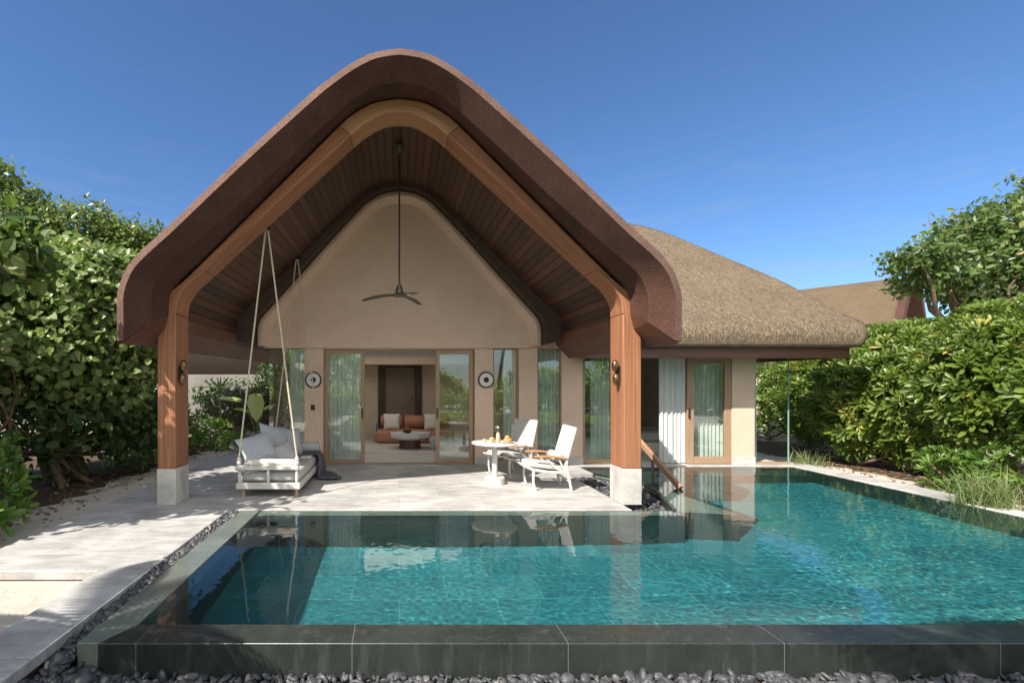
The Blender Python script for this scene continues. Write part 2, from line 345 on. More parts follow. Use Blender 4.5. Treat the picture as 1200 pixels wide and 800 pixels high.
def mirror(half):                                 # half goes from the apex to the right eave
    half = [tuple(map(float, p)) for p in half]; return [(-x, z) for x, z in half[::-1]]+half[1:]

# ------------------------------------------------------------------ ground, deck, pool
PZ = -.20
mb = MB()
xs = [-300, -40, -12, -2.31, 8.1, 30, 300]; ys = [-300, -40, -3, 3.26, 9.9, 30, 300]
for i in range(6):
    for j in range(6):
        x0, x1, y0, y1 = xs[i], xs[i+1], ys[j], ys[j+1]
        if i == 3 and j in (2, 3): continue
        mb.add([(x0, y0, -.1), (x1, y0, -.1), (x1, y1, -.1), (x0, y1, -.1)], [(0, 1, 2, 3)])
struct(mb.build('sand_ground', M['sand']))
struct(MB().box((-2.5, -3.1, -.5), (8.3, 3.35, PZ-.06)).build('pebble_bed_soil', M['soil']))
deck_poly = [(-4.12, 4.4), (-2.75, 4.4), (-2.75, -3), (-2.29, -3), (-2.29, 6.48), (3.12, 6.48), (3.12, 9.03), (3.62, 9.03), (3.62, 9.80), (7.97, 9.80), (7.97, 4.2), (8.46, 4.2), (8.46, 10.04), (-2.78, 10.04), (-2.78, 14), (-4.1, 14)]
struct(MB().prism(deck_poly, -.09, 0).build('stone_deck', M['deck'], bevel=.012))
struct(MB().prism([(-4.06, 4.44), (-2.79, 4.44), (-2.79, -2.9), (-2.33, -2.9), (-2.33, 6.4), (3.0, 6.4), (3.0, 9.7), (-4.0, 9.7)], -.45, -.091).build('deck_foundation', M['soil']))
struct(MB().box((3.1, 6.45, -.5), (4.2, 9.05, -.11)).build('planting_bed_soil', M['soil']))
WZ = -.014
curb = [(3.66, 6.485), (4.0, 7.52), (4.08, 8.2), (3.63, 9.02)]
wedge = [(3.70, 6.46), (4.43, 6.31), (4.24, 7.95), (4.16, 8.3), (3.70, 9.06), (3.64, 9.0), (4.06, 8.2), (4.0, 7.52)]
b = MB()
b.box((-1.87, 3.2, -1.45), (8.3, 10.1, -1.25))
pf = struct(b.build('pool_floor', M['tile']))
b = MB(); b.box((-1.87, 6.3, -1.248), (3.72, 6.478, -.06)); b.prism(wedge, -1.249, -.062)
b.box((7.95, 3.2, -1.249), (8.2, 9.8, -.092)); b.box((3.55, 9.80, -1.249), (7.95, 10.0, -.092))
b.box((-2.12, 3.23, -1.3), (-1.87, 6.478, -.075)); b.box((-1.869, 3.225, -1.3), (7.949, 3.45, -.075))
pw = struct(b.build('pool_walls', M['poolwall']))
b = MB(); b.box((4.18, 8.1, -1.247), (4.75, 9.79, -.30)); b.box((4.752, 8.1, -1.246), (5.2, 9.79, -.55)); b.box((5.202, 8.1, -1.245), (5.65, 9.79, -.8)); b.box((5.652, 9.3, -1.244), (7.94, 9.79, -.45))
ps = struct(b.build('pool_steps', M['poolwall'], bevel=.01))
struct(MB().prism([(-2.135, 3.2), (-2.0, 3.2), (-1.865, 3.452), (-1.865, 6.479), (-2.135, 6.479)], -.34, -.006).build('pool_coping', M['coping'], bevel=.008))
struct(MB().prism([(-1.998, 3.2), (8.1, 3.2), (8.1, 3.452), (-1.863, 3.452)], -.34, -.008).build('pool_front_coping', M['granite'], bevel=.008))
b = MB()
for (x0, y0), (x1, y1) in zip(curb, curb[1:]):
    b.prism([(x0, y0), (x0+.05, y0-.005), (x1+.05, y1), (x1, y1)], -.3, .012)
struct(b.build('pool_edge_stone', M['granite'], bevel=.006))
lg = MB(); lg.box((-1.868, 6.295, -.0595), (3.705, 6.477, -.04)); lg.prism([(x+(.004 if x > 4.1 else 0), y-(.005 if y < 6.4 else 0)) for x, y in wedge], -.0598, -.034)
lg = struct(lg.build('pool_ledge', M['ledge'], bevel=.004)); lg.cycles.is_caustics_receiver = True
# water surface, gently rippled
def vnoise(x, y, s, seed):
    r = np.random.default_rng(seed); g = r.random((256, 256)); u, v = x*s+100, y*s+100
    i, j = np.floor(u).astype(int), np.floor(v).astype(int); fx, fy = u-i, v-j; fx = fx*fx*fx*(fx*(fx*6-15)+10); fy = fy*fy*fy*(fy*(fy*6-15)+10)
    a = g[i % 256, j % 256]; b = g[(i+1) % 256, j % 256]; c = g[i % 256, (j+1) % 256]; d = g[(i+1) % 256, (j+1) % 256]
    return (a*(1-fx)+b*fx)*(1-fy)+(c*(1-fx)+d*fx)*fy-.5
gx = np.linspace(-1.87, 7.95, 640); gy = np.linspace(3.45, 9.8, 420)
GX, GY = np.meshgrid(gx, gy, indexing='ij')
wx = GX+.25*vnoise(GX, GY, 1.3, 5); wy = GY+.25*vnoise(GX, GY, 1.3, 6)
calm = np.clip(.27+.9*(vnoise(GX, GY, .45, 9)+.08)+.2*np.clip(GX-.8, 0, 2), .14, 1.1)
WV = calm*(.0013*vnoise(wx, wy*1.3, 3.2, 1)+.0008*vnoise(wx+wy*.4, wy*1.5, 9, 2)+.0009*vnoise(wx, wy*1.2, 19, 3)+.0004*vnoise(wx, wy, 30, 4))
def leftlim(y):
    if y < 6.48: return -2
    pts = curb; 
    for (x0, y0), (x1, y1) in zip(pts, pts[1:]):
        if y0 <= y <= y1: return x0+(x1-x0)*(y-y0)/(y1-y0)
    return 3.62
idx = {}; vs = []; fs = []
def vid(i, j):
    k = i*420+j
    if k not in idx: idx[k] = len(vs); vs.append((gx[i], gy[j], WZ+WV[i, j]))
    return idx[k]
for j in range(419):
    ll = leftlim((gy[j]+gy[j+1])/2)
    for i in range(639):
        if gx[i] >= ll-.0 or gx[i+1] > ll+.0: fs.append((vid(i, j), vid(i+1, j), vid(i+1, j+1), vid(i, j+1)))
me = bpy.data.meshes.new('pool_water'); me.from_pydata(vs, [], fs); me.shade_smooth(); me.materials.append(M['water'])
wo = bpy.data.objects.new('pool_water', me); COL.objects.link(wo); struct(wo)
wo.cycles.is_caustics_caster = True
for o in (pf, pw, ps): o.cycles.is_caustics_receiver = True

# ------------------------------------------------------------------ attribute meshes (leaves, pebbles, straw)
def amesh(name, V, Q, rnd, mat, parent=None, smooth=False):
    """V (n,3), Q (m,k) equal-sided faces, rnd (m,) per face"""
    V = np.asarray(V, np.float32); Q = np.asarray(Q, np.int32); off = np.array(root_loc(parent)) if parent is not None else np.zeros(3)
    V = (V-off).astype(np.float32); m, k = Q.shape
    me = bpy.data.meshes.new(name); me.vertices.add(len(V)); me.vertices.foreach_set('co', V.ravel())
    me.loops.add(m*k); me.loops.foreach_set('vertex_index', Q.ravel()); me.polygons.add(m)
    me.polygons.foreach_set('loop_start', np.arange(0, m*k, k, dtype=np.int32)); me.update(calc_edges=True)
    a = me.attributes.new('rnd', 'FLOAT', 'FACE'); a.data.foreach_set('value', np.asarray(rnd, np.float32))
    me.polygons.foreach_set('use_smooth', np.full(m, smooth)); me.materials.append(mat); me.validate()
    o = bpy.data.objects.new(name, me); COL.objects.link(o); o.parent = parent; return o
def unit(a): return a/np.maximum(np.linalg.norm(a, axis=-1, keepdims=True), 1e-9)
SHAPES = {'oval': ((.14, .5), (.45, 1.0), (.78, .68)), 'heart': ((.04, .72), (.34, 1.0), (.74, .62)), 'obo': ((.3, .36), (.66, .95), (.9, .72)), 'lance': ((.12, .5), (.4, .95), (.75, .55)), 'blade': ((.1, .8), (.45, .9), (.8, .5))}
def leaves(Pn, D, N, L, W, shape='oval', fold=.25, droop=.15):
    """a folded leaf of two five-sided halves per point"""
    n = len(Pn); D = unit(D); Sd = unit(np.cross(D, N)); N = np.cross(Sd, D); L = np.asarray(L).reshape(n, 1); W = np.asarray(W).reshape(n, 1)/2
    st = SHAPES[shape]; lift = fold*W
    side = lambda sg: [Pn+D*L*a+Sd*W*wa*sg+N*(lift*wa-droop*L*(a if shape in ('blade', 'lance') else a*a)) for a, wa in st]
    V = np.stack([Pn]+side(-1)+[Pn+D*L-N*droop*L]+side(1)[::-1], 1).reshape(-1, 3)
    k = np.arange(n)[:, None]*8; Q = np.concatenate([k+np.array([[0, 4, 3, 2, 1]]), k+np.array([[0, 7, 6, 5, 4]])], 1).reshape(-1, 5)
    return V, Q
def strips(Pn, D, L, W, droop, seg=5):
    """thin arching blades"""
    n = len(Pn); D = unit(D); Sd = unit(np.cross(D, RNG.normal(size=(n, 3)))); L = L.reshape(n, 1); dr = droop*RNG.uniform(.3, 1.5, (n, 1)); H_ = D*np.array([1, 1, 0]); V = []
    for i in range(seg+1):
        t = i/seg; c = Pn+D*L*t+(H_*1.2-np.array([0, 0, 1.]))*dr*L*t*t; w = W/2*(1-.85*t**1.5); V += [c-Sd*w, c+Sd*w]
    V = np.stack(V, 1).reshape(-1, 3); k = np.arange(n)[:, None]*2*(seg+1); Q = np.concatenate([k+np.array([[2*i, 2*i+1, 2*i+3, 2*i+2]]) for i in range(seg)], 1).reshape(-1, 4)
    return V, Q
def rdir(n): return unit(RNG.normal(size=(n, 3)))
def blob_points(blobs, n, lo=.55, zmin=None):
    vol = np.array([b[3]*b[4]*b[5] for b in blobs])**.67; k = RNG.choice(len(blobs), n, p=vol/vol.sum()); B = np.array(blobs, float)[k]
    d = rdir(n); r = (lo**3+(1-lo**3)*RNG.random((n, 1)))**(1/3); P = B[:, :3]+d*r*B[:, 3:6]; nn = unit(d/B[:, 3:6])
    keep = np.ones(n, bool) if zmin is None else P[:, 2] > zmin
    return P[keep], nn[keep]
def crown_leaves(blobs, clumps, per, spread, L, W, shape, up=.5, lo=.55, zmin=None, droop=.15, fold=.25):
    C, N = blob_points(blobs, clumps, lo, zmin); tone = np.clip(RNG.normal(.45, .2, len(C)), 0, 1)
    P = np.repeat(C, per, 0)+RNG.normal(size=(len(C)*per, 3))*spread*np.array([1, 1, .7]); Nn = np.repeat(N, per, 0)
    nrm = unit(Nn*.7+np.array([-.25, -.25, up])+RNG.normal(size=P.shape)*.45); D = unit(Nn*.5+RNG.normal(size=P.shape)*.8+np.array([0, 0, -.35]))
    s = RNG.uniform(.65, 1.25, len(P)); V, Q = leaves(P, D, nrm, L*s, W*s, shape, fold, droop)
    r = np.clip(np.repeat(tone, per)+RNG.normal(0, .16, len(P)), 0, 1); return V, Q, np.repeat(r, 2), C
def rosettes(C, A, per, L, W, shape='obo', tilt=(.35, 1.1), tone=None, droop=.12):
    n = len(C); A = unit(A); t = unit(np.cross(A, RNG.normal(size=(n, 3)))); b = np.cross(A, t)
    k = np.arange(per); ang = (k*2.39996)[None, :]+RNG.random((n, 1))*6.28; tl = np.linspace(tilt[0], tilt[1], per)[None, :]+RNG.normal(0, .12, (n, per))
    D = (A[:, None]*np.cos(tl)[..., None]+(t[:, None]*np.cos(ang)[..., None]+b[:, None]*np.sin(ang)[..., None])*np.sin(tl)[..., None]).reshape(-1, 3)
    N = unit(np.repeat(A, per, 0)-D*np.sum(np.repeat(A, per, 0)*D, 1, keepdims=True)); P = np.repeat(C, per, 0)+D*L*.1
    s = np.repeat(RNG.uniform(.7, 1.2, n), per)*np.tile(np.linspace(.7, 1.1, per), n)
    V, Q = leaves(P, D, N, L*s, W*s, shape, .2, droop); tone = RNG.normal(.5, .17, n) if tone is None else tone
    return V, Q, np.repeat(np.clip(np.repeat(tone, per)+RNG.normal(0, .13, n*per), 0, 1), 2)
def cat(parts):
    Vs, Qs, Rs = [], [], []; k = 0
    for V, Q, R in parts: Vs.append(V); Qs.append(Q+k); Rs.append(R); k += len(V)
    return np.concatenate(Vs), np.concatenate(Qs), np.concatenate(Rs)
def limb(mb, a, b, r0, r1, wob=.08, n=7):
    a, b = np.array(a, float), np.array(b, float); d = np.linalg.norm(b-a); pts = []
    ph = RNG.random(4)*6
    for i in range(n):
        t = i/(n-1); w = wob*d*math.sin(PI*t); pts.append(tuple(a+(b-a)*t+np.array([math.sin(3*t+ph[0])*w, math.sin(4*t+ph[1])*w, math.sin(2.5*t+ph[2])*w*.5])))
    mb.tube(pts, [r0+(r1-r0)*i/(n-1) for i in range(n)], 7, cap=False)

# pebbles -----------------------------------------------------------
ico_v = []; t = (1+5**.5)/2
import bmesh
bm = bmesh.new(); bmesh.ops.create_icosphere(bm, subdivisions=2, radius=1); PV = np.array([v.co[:] for v in bm.verts]); PQ = np.array([[v.index for v in f.verts] for f in bm.faces]); bm.free()
def pebble_set(P, size, flat=(.35, .6)):
    n = len(P); s = size*np.exp(RNG.normal(0, .33, n)); sc = np.stack([s, s*RNG.uniform(.55, .85, n), s*RNG.uniform(flat[0], flat[1], n)], 1)
    V = PV[None]*sc[:, None]*(1+.10*RNG.normal(size=(n, 1, 3))*PV[None][:, :, [1, 2, 0]])
    q = RNG.normal(size=(n, 4))*np.array([1, .45, .45, 1]); q /= np.linalg.norm(q, axis=1, keepdims=True); w, x, y, z = q.T
    R = np.stack([1-2*(y*y+z*z), 2*(x*y-z*w), 2*(x*z+y*w), 2*(x*y+z*w), 1-2*(x*x+z*z), 2*(y*z-x*w), 2*(x*z-y*w), 2*(y*z+x*w), 1-2*(x*x+y*y)], 1).reshape(n, 3, 3)
    V = np.einsum('nij,nkj->nki', R, V)+P[:, None]; Q = PQ[None]+np.arange(n)[:, None, None]*len(PV)
    return V.reshape(-1, 3), Q.reshape(-1, 3), np.repeat(RNG.beta(1.1, 1.5, n), len(PQ))
def scat(n, x0, x1, y0, y1, zf, jz): 
    x = RNG.uniform(x0, x1, n); y = RNG.uniform(y0, y1, n); return np.stack([x, y, zf(x, y)+RNG.uniform(-jz, jz, n)], 1)
fr1 = scat(6200, -2.27, 4.6, 2.55, 3.19, lambda x, y: PZ-.035+0*x, .03)
fr2 = scat(1100, -2.285, -2.145, 3.1, 6.46, lambda x, y: -.045-.06*np.clip((4.6-y)/1.5, 0, 1), .022)
fr3 = scat(420, -2.285, -1.9, 2.4, 3.19, lambda x, y: PZ+.0-.10*np.clip((x+2.28)/.4, 0, 1)+.07, .03)
def inbed(P):
    return P[[p[0] < leftlim(p[1])-.03 for p in P]]
fr4 = inbed(scat(1500, 3.14, 4.1, 6.50, 9.0, lambda x, y: -.10+0*x, .03))
o = amesh('pebbles', *cat([pebble_set(fr1, .031, (.25, .45)), pebble_set(fr2, .03), pebble_set(fr3, .034), pebble_set(fr4, .03)]), M['pebble'], None, True)
struct(o, 'smooth dark river pebbles filling the gutter round the pool', 'stuff')

# ------------------------------------------------------------------ villa
villa = thing('villa', 'beige pool villa with arched brown porch roof on timber posts and a thatched wing', 'villa', (0, 6.0, 0))
Y0, YB, YE = 6.0, 6.74, 15.0
s0 = Y0/F; s1 = YB/F
w0 = lambda L: [(d*s0, H+(CY-y)*s0) for d, y in L]
w1 = lambda L: [(d*s1, H+(CY-y)*s1) for d, y in L]
O = w0([(0, 57.5), (20, 60), (38, 65), (62, 78), (90, 98), (110, 115), (173, 172), (222, 218), (270, 264), (300, 291), (315, 307), (325, 325), (331, 347), (331, 372), (331, 400)])
YM = 6.3; w2 = lambda L: [(d*YM/F, H+(CY-y)*YM/F) for d, y in L]
I0 = w2([(0, 96.5), (20, 99), (38, 106), (56, 118), (85, 144), (113, 169), (173, 226), (233, 280), (265, 307), (281, 322), (290, 342), (291, 360), (291, 377)])
I1 = w1([(0, 115), (18, 117), (34, 121), (46, 127), (71, 146), (120, 194), (203, 277), (240, 313), (258, 330)])+[(3.16, 2.98), (3.2, 2.86), (3.21, 2.64)]
O = [(x*(1+.11/Y0), H+(z-H)*(1+.11/Y0)) for x, z in O]; NS = 72
Oh = resample(cr(O, 4), NS); I0h = resample(cr(I0, 4), NS); I1h = resample(cr(I1, 4), NS)
full = lambda h: mirror(h)
Of, I0f, I1f = full(Oh), full(I0h), full(I1h)
def inset(prof, d):
    P = np.array(prof); T = np.gradient(P, axis=0); T /= np.linalg.norm(T, axis=1, keepdims=True); Nn = np.stack([T[:, 1], -T[:, 0]], 1); return [tuple(p) for p in P+Nn*d]
Of_in = inset(Of, .145)
at = lambda prof, y: [(x, y, z) for x, z in prof]
roof = MB()
for ya, yb, hole in ((Y0+.11, 9, 0), (9, 10.4, 0), (10.4, 13.4, 1), (13.4, YE, 0)):
    if not hole: roof.loft([at(Of, ya), at(Of, yb)], flip=True)
    else:                                         # unseen opening added to let light into the living room
        k0 = [i for i, p in enumerate(Of) if p[0] < -2.7][-1]; k1 = [i for i, p in enumerate(Of) if p[0] > 2.7][0]
        roof.loft([at(Of[:k0+1], ya), at(Of[:k0+1], yb)], flip=True); roof.loft([at(Of[k1:], ya), at(Of[k1:], yb)], flip=True)
pr = roof.build('porch_roof', M['fascia'], villa, smooth=True, angle=50)
fa = MB(); fa.loft([at(Of, Y0+.11), at(inset(Of, .045), Y0+.035), at(Of_in, Y0)], mi=1); fa.loft([at(Of_in, Y0), at(I0f, YM), at(I1f, YB)], flip=False)
bl = lambda s: [(s*Oh[-1][0], Y0+.075, Oh[-1][1]), (s*Of_in[-1][0], Y0, Of_in[-1][1]), (s*I0h[-1][0], Y0+.03, I0h[-1][1]), (s*I1h[-1][0], YB, I1h[-1][1])]
fa.build('fascia', [M['fascia'], M['fascia_rim']], pr, smooth=True, angle=9)
ce = MB(); ci = full(I1h); ce.loft([at(ci, YB), at(ci, 8.4), at(ci, 10.2)], flip=False)
# UV: u along Y, v across -> loft already gives (length along rings, arc length)
ce.build('plank_ceiling', M['ceiling'], pr, smooth=True, angle=60)
for sg in (-1, 1):                                # underside of the eave: fascia board and bevel running back along the side
    e = MB(); I0e = I0h[-1]
    ring = lambda y: [(sg*3.212, y, 2.645), (sg*3.26, y, 2.44), (sg*3.5, y, 2.19)]
    e.loft([[(sg*Of_in[-1][0], Y0+.002, Of_in[-1][1]-.01)]*2+[(sg*3.5, Y0+.05, 2.185)], [(sg*I0e[0], YM, I0e[1]), (sg*(I0e[0]+.01), YM, I0e[1]-.01), (sg*3.5, YM, 2.19)], ring(YB), ring(10), ring(YE)], flip=(sg < 0)); e.build('eave_board', M['eave'], pr, smooth=True, angle=20)
# back closing board between ceiling and gable
G = [(0, 224.5), (18, 227.0), (35, 236), (50, 250), (76, 278), (120, 327), (152, 362), (162, 374), (166, 386), (166, 405)]
YG = 9.85; sg_ = YG/F; Gh = resample(cr([(d*sg_, H+(CY-y)*sg_) for d, y in G], 4), NS); Gf = full(Gh)
tr = MB(); tout = full(resample([(x*1.0, z) for x, z in I1h][:-1]+[(3.2, 2.52)], NS))
tr.loft([at(tout, 9.55), at(tout, 9.60)], flip=False)
tr.loft([at(Gf, 9.84), at([(x*1.004, z+.01) for x, z in Gf], 9.6), at(tout, 9.6)], flip=True)
tr.build('gable_trim', M['darkwood'], pr, smooth=True, angle=30)
# arch of laminated timber
bo = [(0, 5.655), (.3, 5.61), (.547, 5.50), (.844, 5.27), (1.6, 4.51), (2.41, 3.70), (2.98, 3.14), (3.2, 2.95), (3.32, 2.77), (3.365, 2.6)]
bi = [(0, 5.47), (.2, 5.446), (.45, 5.32), (.68, 5.14), (1.33, 4.54), (1.985, 3.936), (2.72, 3.26), (2.96, 3.04), (3.08, 2.85), (3.11, 2.66)]
bo = [(x, z-.004) for x, z in bo]
def beam(name, i0, i1, sgs, mat):
    o_ = cr(bo[max(0, i0-1):i1+2], 6); i_ = cr(bi[max(0, i0-1):i1+2], 6); a = 6*(i0-max(0, i0-1)); n = 6*(i1-i0)
    o_, i_ = o_[a:a+n+1], i_[a:a+n+1]
    if name == 'rafter': o_, i_ = bo[i0:i1+1], bi[i0:i1+1]      # straight lengths between the curved pieces
    if sgs == 0: o_, i_ = mirror(o_), mirror(i_)
    elif sgs < 0: o_, i_ = [(-x, z) for x, z in o_], [(-x, z) for x, z in i_]
    b = MB(); rings = [[(ox, YB-.01, oz), (ix, YB-.01, iz), (ix, YB+.4, iz), (ox, YB+.4, oz)] for (ox, oz), (ix, iz) in zip(o_, i_)]
    b.loft(rings, True, 0, flip=(sgs < 0)); b.add(rings[0], [(0, 1, 2, 3)]); b.add(rings[-1], [(3, 2, 1, 0)])
    o = b.build(name, mat, villa, bevel=.014)
    if name == 'rafter':
        for k in (0, -1):
            j = MB(); t = Vector((o_[1][0]-o_[0][0], 0, o_[1][1]-o_[0][1])).normalized()*.005 if k == 0 else Vector((o_[-1][0]-o_[-2][0], 0, o_[-1][1]-o_[-2][1])).normalized()*.005
            c = [Vector(p) for p in rings[k]]; m_ = sum(c, Vector())/4; c = [m_+(p-m_)*1.012 for p in c]
            j.loft([[tuple(p-t) for p in c], [tuple(p+t) for p in c]], True); j.build('joint_seam', M['ringdark'], o)
    return o
beam('crown_beam', 0, 3, 0, M['crown'])
for sg in (-1, 1):
    beam('rafter', 3, 6, sg, M['post']); beam('knee_joint', 6, 9, sg, M['post'])
    x0, x1 = sorted((sg*3.11, sg*3.367)); b = MB(); b.box((x0, YB-.01, .5), (x1, YB+.4, 2.652)); po = b.build('post', M['post'], villa, bevel=.014)
    MB().box((x0-.004, YB-.014, 0), (x1+.004, YB+.404, .5)).build('stone_base', M['base'], po, bevel=.006)
    MB().box((x0+.003, YB-.005, 2.649), (x1-.003, YB+.395, 2.664)).build('joint_seam', M['ringdark'], po)
# gable wall: outline above the doors, raised border
YF = 10.0
gw = MB(); low = [(2.883, 2.395), (-2.883, 2.395)]
gw.prismY([(x*.97, z-.05) for x, z in Gf]+[(-2.8, 2.397), (2.8, 2.397)][::-1], YF-.001, 10.15)
g = gw.build('gable_wall', M['stucco'], villa, smooth=True, angle=30)
def inset(prof, d):
    P = np.array(prof); T = np.gradient(P, axis=0); T /= np.linalg.norm(T, axis=1, keepdims=True); Nn = np.stack([T[:, 1], -T[:, 0]], 1); return [tuple(p) for p in P+Nn*d]
Gi = inset(Gf, .17); Gi[0] = (-2.72, Gf[0][1]); Gi[-1] = (2.72, Gf[-1][1]); Gi = [(max(-2.72, min(2.72, x)), z) for x, z in Gi]
bd = MB(); bd.loft([at(Gf, YG+.1), at(Gf, YG-.03), at(inset(Gf, .03), YG-.06), at(inset(Gf, .1), YG-.06), at([(x*.985, z-.02) for x, z in Gi], YF+.004)], flip=True)
for sg, e in ((1, -1), (-1, 0)):
    q = [(Gf[e][0], YG+.1, Gf[e][1]), (Gf[e][0], YG-.03, Gf[e][1]), (inset(Gf, .1)[e][0], YG-.06, Gf[e][1]), (Gi[e][0], YG+.1, Gf[e][1])]
    bd.add(q, [(0, 1, 2, 3) if sg > 0 else (3, 2, 1, 0)])
bd.build('gable_border', M['stucco'], g, smooth=True, angle=50)
FX = lambda px: X(px, YF)
def pier(x0, x1, z1=2.395, base=True, y1=10.2, skirt=True):
    o = MB().box((x0, YF, 0), (x1, y1, z1)).build('pier', M['stucco'], villa, bevel=.006)
    if skirt: MB().box((x0-.004, YF-.02, 0), (x1+.004, YF-.001, .155)).build('skirting', M['base'], o, bevel=.003)
pier(FX(357), FX(379)); pier(FX(556.5), FX(578)); pier(FX(608), FX(630), 2.75); pier(FX(658), FX(683), 2.75)
pier(FX(858), FX(884.5), 2.3)
MB().box((FX(605)-.02, YF+.004, 2.397), (FX(752), 10.19, 2.8)).build('lintel', M['stucco'], villa)
MB().box((FX(752), YF+.006, 2.22), (8.06, 10.19, 2.6)).build('lintel', M['stucco'], villa)
# windows and sliding doors
def pane_unit(name, x0, x1, z0, z1, fw, handle=None, y=YF+.06, parent=villa, gl='glass', bottom=None):
    fr = MB(); d0, d1 = y-.03, y+.03; bt = fw if bottom is None else bottom
    fr.box((x0, d0, z0), (x0+fw, d1, z1)); fr.box((x1-fw, d0, z0), (x1, d1, z1)); fr.box((x0+fw, d0, z1-fw), (x1-fw, d1, z1)); fr.box((x0+fw, d0, z0), (x1-fw, d1, z0+bt))
    o = fr.build(name, M['frame'], parent, bevel=.004)
    xa, xb, za, zb = x0+fw, x1-fw, z0+bt, z1-fw
    MB().add([(xa, y, za), (xb, y, za), (xb, y, zb), (xa, y, zb)], [(0, 1, 2, 3)]).build('pane', M[gl], o)
    if handle is not None: MB().box((handle-.012, d0-.03, .95), (handle+.012, d0-.002, 1.16)).build('handle', M['darkmetal'], o, bevel=.003)
    return o
pane_unit('sliding_door', FX(379)+.02, FX(427), .012, 2.36, .075, FX(424.5))
pane_unit('sliding_door', FX(510.5), FX(556)-.02, .012, 2.36, .085, FX(512.5))
MB().box((FX(379), YF-.005, 2.362), (FX(556.5), 10.18, 2.394)).build('door_head', M['frame'], villa, bevel=.003)
MB().box((FX(379), YF-.005, .001), (FX(556.5), 10.18, .011)).build('door_sill', M['frame'], villa)
for px in (379, 555.4): MB().box((FX(px), YF-.006, .013), (FX(px)+.018, 10.17, 2.36)).build('door_jamb', M['frame'], villa)
pane_unit('window', FX(578), FX(608), .05, 2.39, .022, None); pane_unit('window', FX(630), FX(658), .05, 2.39, .022, None)
pane_unit('window', FX(683), FX(751), .012, 2.39, .06, None, bottom=.1)
pane_unit('sliding_door', FX(806), FX(858), .012, 2.215, .14, FX(808), y=YF+.05)
o = MB().add([(FX(315), YF+.03, .02), (FX(357), YF+.03, .02), (FX(357), YF+.03, 2.43), (FX(315), YF+.03, 2.43)], [(0, 1, 2, 3)]).build('corner_window', M['glass'], villa)
MB().add([(FX(315), YF+.035, .02), (FX(315), 13.4, .02), (FX(315), 13.4, 2.43), (FX(315), YF+.035, 2.43)], [(0, 1, 2, 3)]).build('corner_window', M['clearglass'], villa)
o = MB().add([(FX(886), YF+.03, .045), (8.06, YF+.03, .045), (8.06, YF+.03, 2.23), (FX(886), YF+.03, 2.23)], [(0, 1, 2, 3)]).build('corner_window', M['clearglass'], villa)
MB().box((FX(885), YF+.0, .001), (8.075, YF+.07, .045)).build('sill', M['frame'], o)
o = MB().add([(8.06, YF+.035, .045), (8.06, 13.0, .045), (8.06, 13.0, 2.23), (8.06, YF+.035, 2.23)], [(0, 1, 2, 3)]).build('corner_window', M['clearglass'], villa)
MB().box((8.052, YF+.018, .046), (8.07, YF+.036, 2.23)).build('glass_edge', simple('glass_edge', (.25, .38, .33), .2), o)
# interior shell
MB().box((FX(315), 10.045, -.085), (8.06, 15.2, -.002)).build('interior_floor', M['intfloor'], villa)
iw = MB(); iw.box((-2.7, 15.0, 0), (-.66, 15.2, 2.75)); iw.box((.70, 15.0, 0), (3.42, 15.2, 2.75)); iw.box((-.66, 15.0, 2.22), (.70, 15.2, 2.75)); iw.box((3.42, 10.2, 0), (3.56, 15.2, 2.75)); iw.box((-2.7, 13.42, 0), (-2.56, 15.0, 2.75))
iw.build('interior_wall', M['plaster'], villa)
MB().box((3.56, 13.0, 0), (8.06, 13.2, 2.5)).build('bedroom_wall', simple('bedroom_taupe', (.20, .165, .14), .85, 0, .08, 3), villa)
b = MB(); b.box((-2.7, 10.2, 2.76), (8.06, 10.9, 2.86)); b.box((-2.7, 10.902, 2.76), (-2.4, 15.2, 2.86)); b.box((2.3, 10.902, 2.76), (8.06, 15.2, 2.86)); b.box((-2.398, 13.0, 2.76), (2.298, 15.2, 2.86))
ic = b.build('interior_ceiling', M['whiteplaster'], villa)
MB().box((-2.399, 10.901, 2.79), (2.299, 12.999, 2.80)).build('added_light_diffuser', M['opal'], ic)  # unseen sheet added in the ceiling opening to brighten the living room
bk = MB().box((-2.5, 13.9, 2.2), (3.4, 14.98, 2.755)).build('bulkhead', M['plaster'], villa)
MB().box((-2.5, 13.88, 2.42), (3.4, 13.897, 2.56)).build('air_grille', M['greypanel'], bk)
rd = MB(); rd.box((-.655, 14.93, 0), (-.43, 15.1, 2.21)); rd.box((.47, 14.93, 0), (.695, 15.1, 2.21)); rd.box((-.43, 14.93, 2.12), (.47, 15.1, 2.21))
rdo = rd.build('room_door', M['darkwood'], villa, bevel=.004)
MB().box((-.428, 14.98, .002), (.468, 15.05, 2.118)).build('door_leaf', M['roomdoor'], rdo, bevel=.004)
hh = MB(); hh.tube([(.40, 14.97, 1.02), (.40, 14.92, 1.02), (.30, 14.92, 1.02)], .012, 8); hh.build('handle', M['darkmetal'], rdo); hh = MB(); hh.lathe([(0, -.02), (.03, -.02), (.03, 0), (0, 0)], (.40, 14.98, 1.15), 16, axis='Y'); hh.build('lock', M['darkmetal'], rdo)
